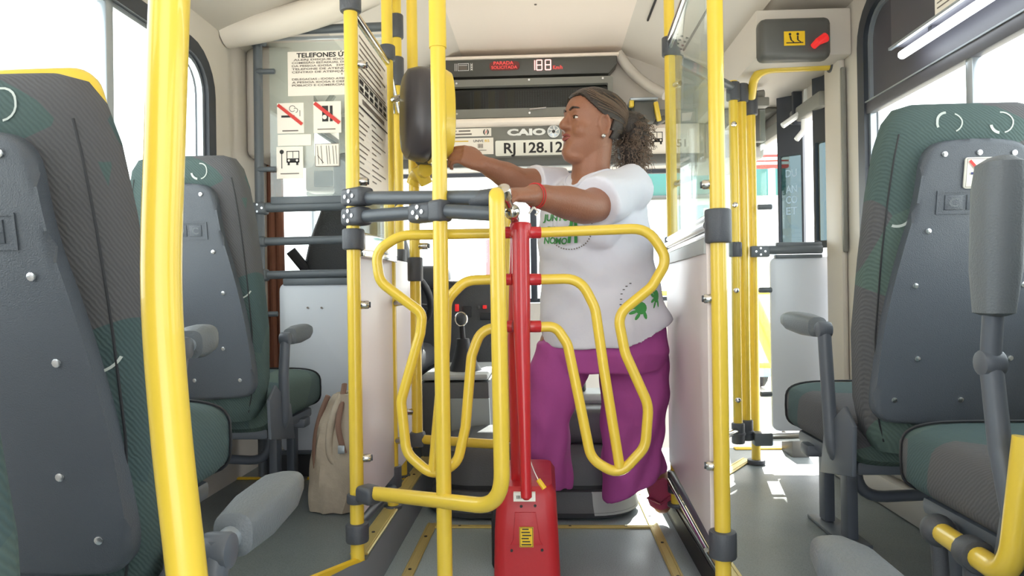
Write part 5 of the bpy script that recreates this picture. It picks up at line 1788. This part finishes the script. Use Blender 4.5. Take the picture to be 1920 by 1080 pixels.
# hair: scalp cap drawn back, with curls bunched behind
cap = MB()
NR = 90; NA = 150
def hr_at(h):
    for a, b in zip(HR[:-1], HR[1:]):
        if a[0] <= h <= b[0]:
            k = (h - a[0]) / (b[0] - a[0])
            return tuple(a[i] + (b[i] - a[i]) * k for i in range(1, 4))
    return HR[-1][1:]
rows, hs = [], []
for j in range(NR):
    h = .078 + (.2279 - .078) * (j / (NR - 1)) ** .8
    f, b, w_ = hr_at(h)
    hh = h + .008 * max(0, (h - .17) / .058)
    rows.append(headring(hh, f, b, w_, .0085 if h < .21 else .009, NA)); hs.append(h)
Vc = [v for r_ in rows for v in r_]
Fc = []
def hairy(j, i):
    a = 2 * pi * (i % NA) / NA
    h = hs[j]
    front = cos(a)
    if h > .196: lim = 1.1
    elif h > .135: lim = -.05 + (h - .135) / .061 * .95
    elif h > .10: lim = -.28
    else: lim = -.45
    return front < lim
for j in range(NR - 1):
    for i in range(NA):
        if hairy(j, i) and hairy(j, i + 1) and hairy(j + 1, i):
            k = (i + 1) % NA
            Fc.append((j * NA + i, j * NA + k, (j + 1) * NA + k, (j + 1) * NA + i))
Fc.append(tuple(range((NR - 1) * NA, NR * NA)))
cap.add(Vc, Fc)
cm = cap.mesh('hair_cap', off)
ho = part('hair', cm, M['hair'], wm)
sm_ = ho.modifiers.new('s', 'SOLIDIFY'); sm_.thickness = .010; sm_.offset = -1
# curly ponytail
random.seed(11)
TIE = P(1165, 228, Y=2.27)
ctr = P(1188, 252, Y=2.30)
core = MB()
core.sphere(ctr, (.052, .06, .075), 18, 12)
core.sphere(P(1183, 285, Y=2.29), (.045, .05, .055), 14, 10)
core.sphere(along(TIE, ctr, .3), (.05, .05, .05), 14, 10)
part('ponytail_core', core, M['hair'], wm)
curls = MB()
def rv():
    while True:
        v = Vector((random.uniform(-1, 1), random.uniform(-1, 1), random.uniform(-1, 1)))
        if .1 < v.length < 1: return v.normalized()
for k in range(620):
    v = rv()
    base = (ctr if random.random() < .6 else P(1183, 285, Y=2.29)) + Vector((v.x * .035, v.y * .045, v.z * .05))
    dirn = (v + Vector((.35, .0, -.55))).normalized()
    if random.random() < .3: dirn = (v + Vector((.2, 0, .3))).normalized()
    u_, w2 = frame_for(dirn)
    L_ = random.uniform(.02, .050); rr_ = random.uniform(.003, .0065); ph = random.uniform(0, 6.28); tn = random.uniform(2, 3.6)
    pts = []
    n = 16
    for i in range(n):
        t = i / (n - 1)
        pts.append(base + dirn * (L_ * t) - Z1 * (.022 * t * t) + (u_ * cos(ph + tn * 6.28 * t) + w2 * sin(ph + tn * 6.28 * t)) * rr_ * (.4 + .6 * t))
    curls.tube(pts, [.0017 * (1 - .55 * i / n) for i in range(n)], 4, cap=False)
for k in range(120):     # combed strands on the cap towards the tie
    a = random.uniform(.5, 2.75) * random.choice((1, 1, -1)); h0 = random.uniform(.10, .215)
    f, b, w_ = hr_at(h0)
    p0 = H(((f if cos(a) > 0 else b) + .011) * cos(a), (w_ + .011) * sin(a), h0)
    tgt = H(-.100, 0, .12)
    pts = []
    ok = True
    for i in range(9):
        t = i / 8
        aa = a + (math.copysign(pi, a) - a) * t * .85
        hh = h0 + (.125 - h0) * t * .7
        f, b, w_ = hr_at(hh)
        if cos(aa) > (-.05 + (hh - .135) / .061 * .95 if hh > .135 else -.3): ok = False
        pts.append(H(((f if cos(aa) > 0 else b) + .0105) * sgp(cos(aa), .9), (w_ + .0105) * sgp(sin(aa), .85), hh + .006 * max(0, (hh - .17) / .058)))
    if ok: curls.tube(pts, .0013, 4, cap=False)
part('curls', curls, M['curl'], wm, kind='stuff')
part('hair_tie', MB().tube(ring(along(TIE, ctr, .0), X1 * .0 + HU * .03, HL * .03, 20), .007, 8, closed=True), M['inkyellow'], wm)
part('earring', MB().sphere(H(-.004, .083, .076), .0072, 12, 8), M['chrome'], wm)
part('earring', MB().sphere(H(-.004, -.083, .076), .0072, 12, 8), M['chrome'], wm)
# bracelets
ba = (LWR - LEL).normalized(); bu, bv = frame_for(ba)
for t, r_ in ((-.012, .0312), (-.004, .0305)):
    part('bracelet', MB().tube(ring(LWR + ba * t, bu * r_, (bv + ba * .12) * r_, 28), .0014, 6, closed=True), M['bracelet'], wm)
part('bracelet_bow', MB().tube([LWR - Z1 * .030, LWR - Z1 * .042 + X1 * .014, LWR - Z1 * .05 + X1 * .004], .003, 6).tube([LWR - Z1 * .030, LWR - Z1 * .046 - X1 * .012], .003, 6), M['plate'], wm)

# ---- t-shirt
sh_ = MB()
SR = [(326, 1112, 2.255, .115, .062), (340, 1110, 2.245, .150, .085), (365, 1110, 2.235, .175, .115), (400, 1110, 2.23, .186, .142), (440, 1112, 2.225, .188, .152), (490, 1116, 2.22, .188, .155), (540, 1124, 2.215, .195, .162), (580, 1130, 2.215, .208, .170), (612, 1134, 2.215, .216, .176), (632, 1136, 2.215, .214, .176)]
rg_ = []
for py, px, Y, a, b in SR:
    c = P(px, py, Y=Y)
    rr2 = ring(c, SID * a, FWD * b, 40, 2.35)
    if py > 600:   # hem dips at the front, rises at her left side
        rr2 = [p + Z1 * (-.028 * max(0, (p - c).dot(FWD) / b) + .075 * max(0, (p - c).dot(SID) / a) * max(0, (p - c).dot(-FWD) / b + .3)) * ((py - 600) / 32) for p in rr2]
    rg_.append(rr2)
sh_.loft(rg_)
def sleeve(a, b, t1, r0, r1):
    d = (b - a)
    limb_pts = [a - d * .25, a + d * .1, a + d * t1 * .6, a + d * t1]
    sm = smooth_path(limb_pts, 4)
    R = [r0 + (r1 - r0) * i / (len(sm) - 1) for i in range(len(sm))]
    sh_.tube(sm, R, 24)
sleeve(LSH, LEL, .80, .070, .076)
sleeve(RSH, REL, .60, .066, .066)
sh_.sphere(LSH + Vector((.01, .02, -.005)), (.080, .075, .072), 18, 12)
sh_.sphere(RSH + Vector((.0, .0, -.012)), (.062, .062, .056), 18, 12)
sh_.sphere(P(1080, 425, Y=2.12), (.075, .075, .075), 18, 12)
sh_.sphere(P(1125, 430, Y=2.08), (.075, .075, .075), 18, 12)
shm = remesh(sh_, 0.005, 7, 't_shirt')
# soft folds
def displace(me, fn):
    n = len(me.vertices)
    co = [v.co.copy() for v in me.vertices]
    no = [v.normal.copy() for v in me.vertices]
    out = []
    for p, q in zip(co, no): out += list(p + q * fn(p))
    me.vertices.foreach_set('co', out)
    me.update()


def shirt_fold(p):
    return (sin(p.x * 38 + p.z * 46 + 2.0 * sin(p.z * 14)) * .0036 + sin(p.z * 62 - p.x * 30 + p.y * 20) * .0022)


displace(shm, shirt_fold)
bvh = BVHTree.FromPolygons([v.co.copy() for v in shm.vertices], [tuple(p.vertices) for p in shm.polygons])
shm.transform(Matrix.Translation(-off))
shm.materials.append(M['shirt'])
shirt = part('t_shirt', shm, M['shirt'], wm)
# neckband and hems
nk = []
for i in range(30):
    a = 2 * pi * i / 30
    nk.append(NECK + Vector((0, 0, -.012)) + SID * (.072 * cos(a)) + FWD * (.078 * sin(a)) - Z1 * (.040 * max(0, sin(a)) + .008 * sin(a)))
nb = []
for p in nk:
    h = bvh.find_nearest(p)
    nb.append(h[0] + h[1] * .001 if h[0] else p)
part('neckband', MB().tube(nb, .0055, 8, closed=True), M['shirt'], shirt)


def cloth_print(name, mt, px0, py0, geo, kx, ky, slant=0.0, curve=0.0):
    """lay flat print (pixel units) on the shirt"""
    V, F = geo
    out = []
    for a, b in V:
        px = px0 + a * kx + b * slant; py = py0 - b * ky + curve * a * a
        dd = ray(px, py).normalized()
        hit = bvh.ray_cast(CAM + dd * 1.85, dd)
        if hit[0] is None:
            hit = bvh.find_nearest(CAM + dd * 2.1)
        out.append(hit[0] + hit[1] * .0022)
    return part(name, MB().add(out, F), M[mt], shirt)


def fine(poly, n=5):
    V = []
    return poly


def gtext(s_, b=.03): return text_geo(s_, b)
cloth_print('print_lettering', 'inkgreen', 1021, 414, gtext('JUNTO'), 14.5, 17, 2)
cloth_print('print_lettering', 'inkgreen', 1026, 436, gtext('DA'), 13, 16, 2)
cloth_print('print_lettering', 'inkgreen', 1020, 457, gtext('NOMO'), 13.5, 17, 2)
def quadgrid(x0, y0, x1, y1, n=5):
    V = [(x0 + (x1 - x0) * i / n, y0 + (y1 - y0) * j / n) for j in range(n + 1) for i in range(n + 1)]
    F = [(j * (n + 1) + i, j * (n + 1) + i + 1, (j + 1) * (n + 1) + i + 1, (j + 1) * (n + 1) + i) for j in range(n) for i in range(n)]
    return V, F
cloth_print('print_emblem', 'inkgreen', 1064, 455, quadgrid(0, 0, 6, 46), 1, 1, 0.12)
cloth_print('print_emblem', 'inkgreen', 1077, 455, quadgrid(0, 0, 6, 46), 1, 1, -0.02)
cloth_print('print_emblem', 'inkgreen', 1066, 430, quadgrid(0, 0, 18, 7), 1, 1)
def arcgeo(r, w_, a0, a1, n=24, dash=False):
    V, F = [], []
    for i in range(n + 1):
        a = a0 + (a1 - a0) * i / n
        V += [((r - w_ / 2) * cos(a), (r - w_ / 2) * sin(a)), ((r + w_ / 2) * cos(a), (r + w_ / 2) * sin(a))]
        if i and not (dash and i % 2): F.append((2 * i - 2, 2 * i - 1, 2 * i + 1, 2 * i))
    return V, F
cloth_print('print_ring', 'inkgrey', 1069, 426, arcgeo(42, 2.4, -2.4, .2, 44, True), 1, 1)
def handgeo():
    V, F = [], []
    def blob(cx, cy, rx, ry, rot_=0, n=14):
        b = len(V)
        V.append((cx, cy))
        for i in range(n):
            a = 2 * pi * i / n
            x, y = rx * cos(a), ry * sin(a)
            V.append((cx + x * cos(rot_) - y * sin(rot_), cy + x * sin(rot_) + y * cos(rot_)))
        for i in range(n): F.append((b, b + 1 + i, b + 1 + (i + 1) % n))
    blob(0, 0, 11, 12)
    for cx, cy, L_, r_ in ((-13, 10, 9, .7), (-16, 2, 9, .2), (-14, -8, 9, -.5), (-6, -16, 8, -1.1), (8, -13, 8, -2.0)): blob(cx, cy, L_, 3.2, r_ * -1 + 3.0)
    return V, F
cloth_print('hand_print', 'inkgreen', 1201, 578, handgeo(), 1.0, 1.0)
cloth_print('hand_print', 'inkgreen', 1229, 556, handgeo(), .42, 1.0)
for k, (px, py) in enumerate(((1161, 572), (1162, 562), (1163, 552), (1167, 544), (1172, 538), (1179, 533))):
    cloth_print('print_script', 'ink', px, py, quadgrid(0, 0, 4, 1.6, 2), 1, 1, .4)

# ---- trousers
tr = MB()
TRW = [(585, 1134, 2.225, .188, .150), (620, 1133, 2.222, .204, .163), (655, 1130, 2.228, .217, .171), (690, 1125, 2.235, .205, .155)]
tr.loft([ring(P(px, py, Y=Y), SID * a, FWD * b, 36, 2.3) for py, px, Y, a, b in TRW])
def leg(rows):
    tr.loft([ring(P(px, py, Y=Y), (X1 + Z1 * sl) * a, Y1 * b, 30, 2.2) for px, py, Y, a, b, sl in rows])
leg([(1180, 640, 2.23, .115, .12, 0), (1188, 690, 2.23, .112, .12, 0), (1190, 735, 2.235, .108, .115, 0), (1186, 790, 2.25, .100, .11, 0), (1184, 840, 2.28, .098, .11, .1), (1188, 880, 2.31, .100, .112, .3), (1190, 906, 2.33, .101, .112, .55)])
leg([(1068, 640, 2.25, .105, .11, 0), (1050, 690, 2.24, .098, .11, 0), (1040, 740, 2.22, .082, .10, 0), (1030, 790, 2.205, .068, .09, 0), (1030, 840, 2.21, .066, .088, 0), (1034, 880, 2.22, .064, .086, -.1), (1036, 906, 2.225, .060, .082, -.2)])
trm = remesh(tr, 0.0055, 6, 'trousers')
def trouser_fold(p):
    low = max(0, min(1, (.60 - p.z) / .35))
    return sin(p.x * 70 + sin(p.z * 9) * 2 + p.y * 40) * .0050 * low + sin(p.z * 50 + p.x * 40) * .0024


displace(trm, trouser_fold)
trm.transform(Matrix.Translation(-off))
part('trousers', trm, M['pants'], wm)
# sandals
def sandal(heel, toe, up, w_=.036):
    d = (toe - heel); L_ = d.length; d.normalize()
    s_ = d.cross(up).normalized(); n_ = s_.cross(d).normalized()
    rg_ = []
    for t, k in ((-.05, .5), (0, .8), (.15, .95), (.4, .82), (.7, 1.08), (.9, 1.0), (1.02, .7), (1.06, .3)):
        rg_.append(ring(heel + d * (L_ * t), s_ * w_ * k, n_ * .010, 18, 3))
    o_ = part('sandal', MB().loft(rg_), M['sandal'], wm)
    part('sandal_strap', MB().tube([heel + d * L_ * .62 + s_ * w_, heel + d * L_ * .62 + n_ * .045, heel + d * L_ * .62 - s_ * w_], .010, 8, flat=.4), M['sandal'], o_)
sandal(P(1232, 900, Y=2.405), P(1241, 950, Y=2.43), Vector((-.2, -1, .2)), .040)
sandal(RAN - Z1 * .036 + Y1 * .02, RTOE - Z1 * .030, Z1)
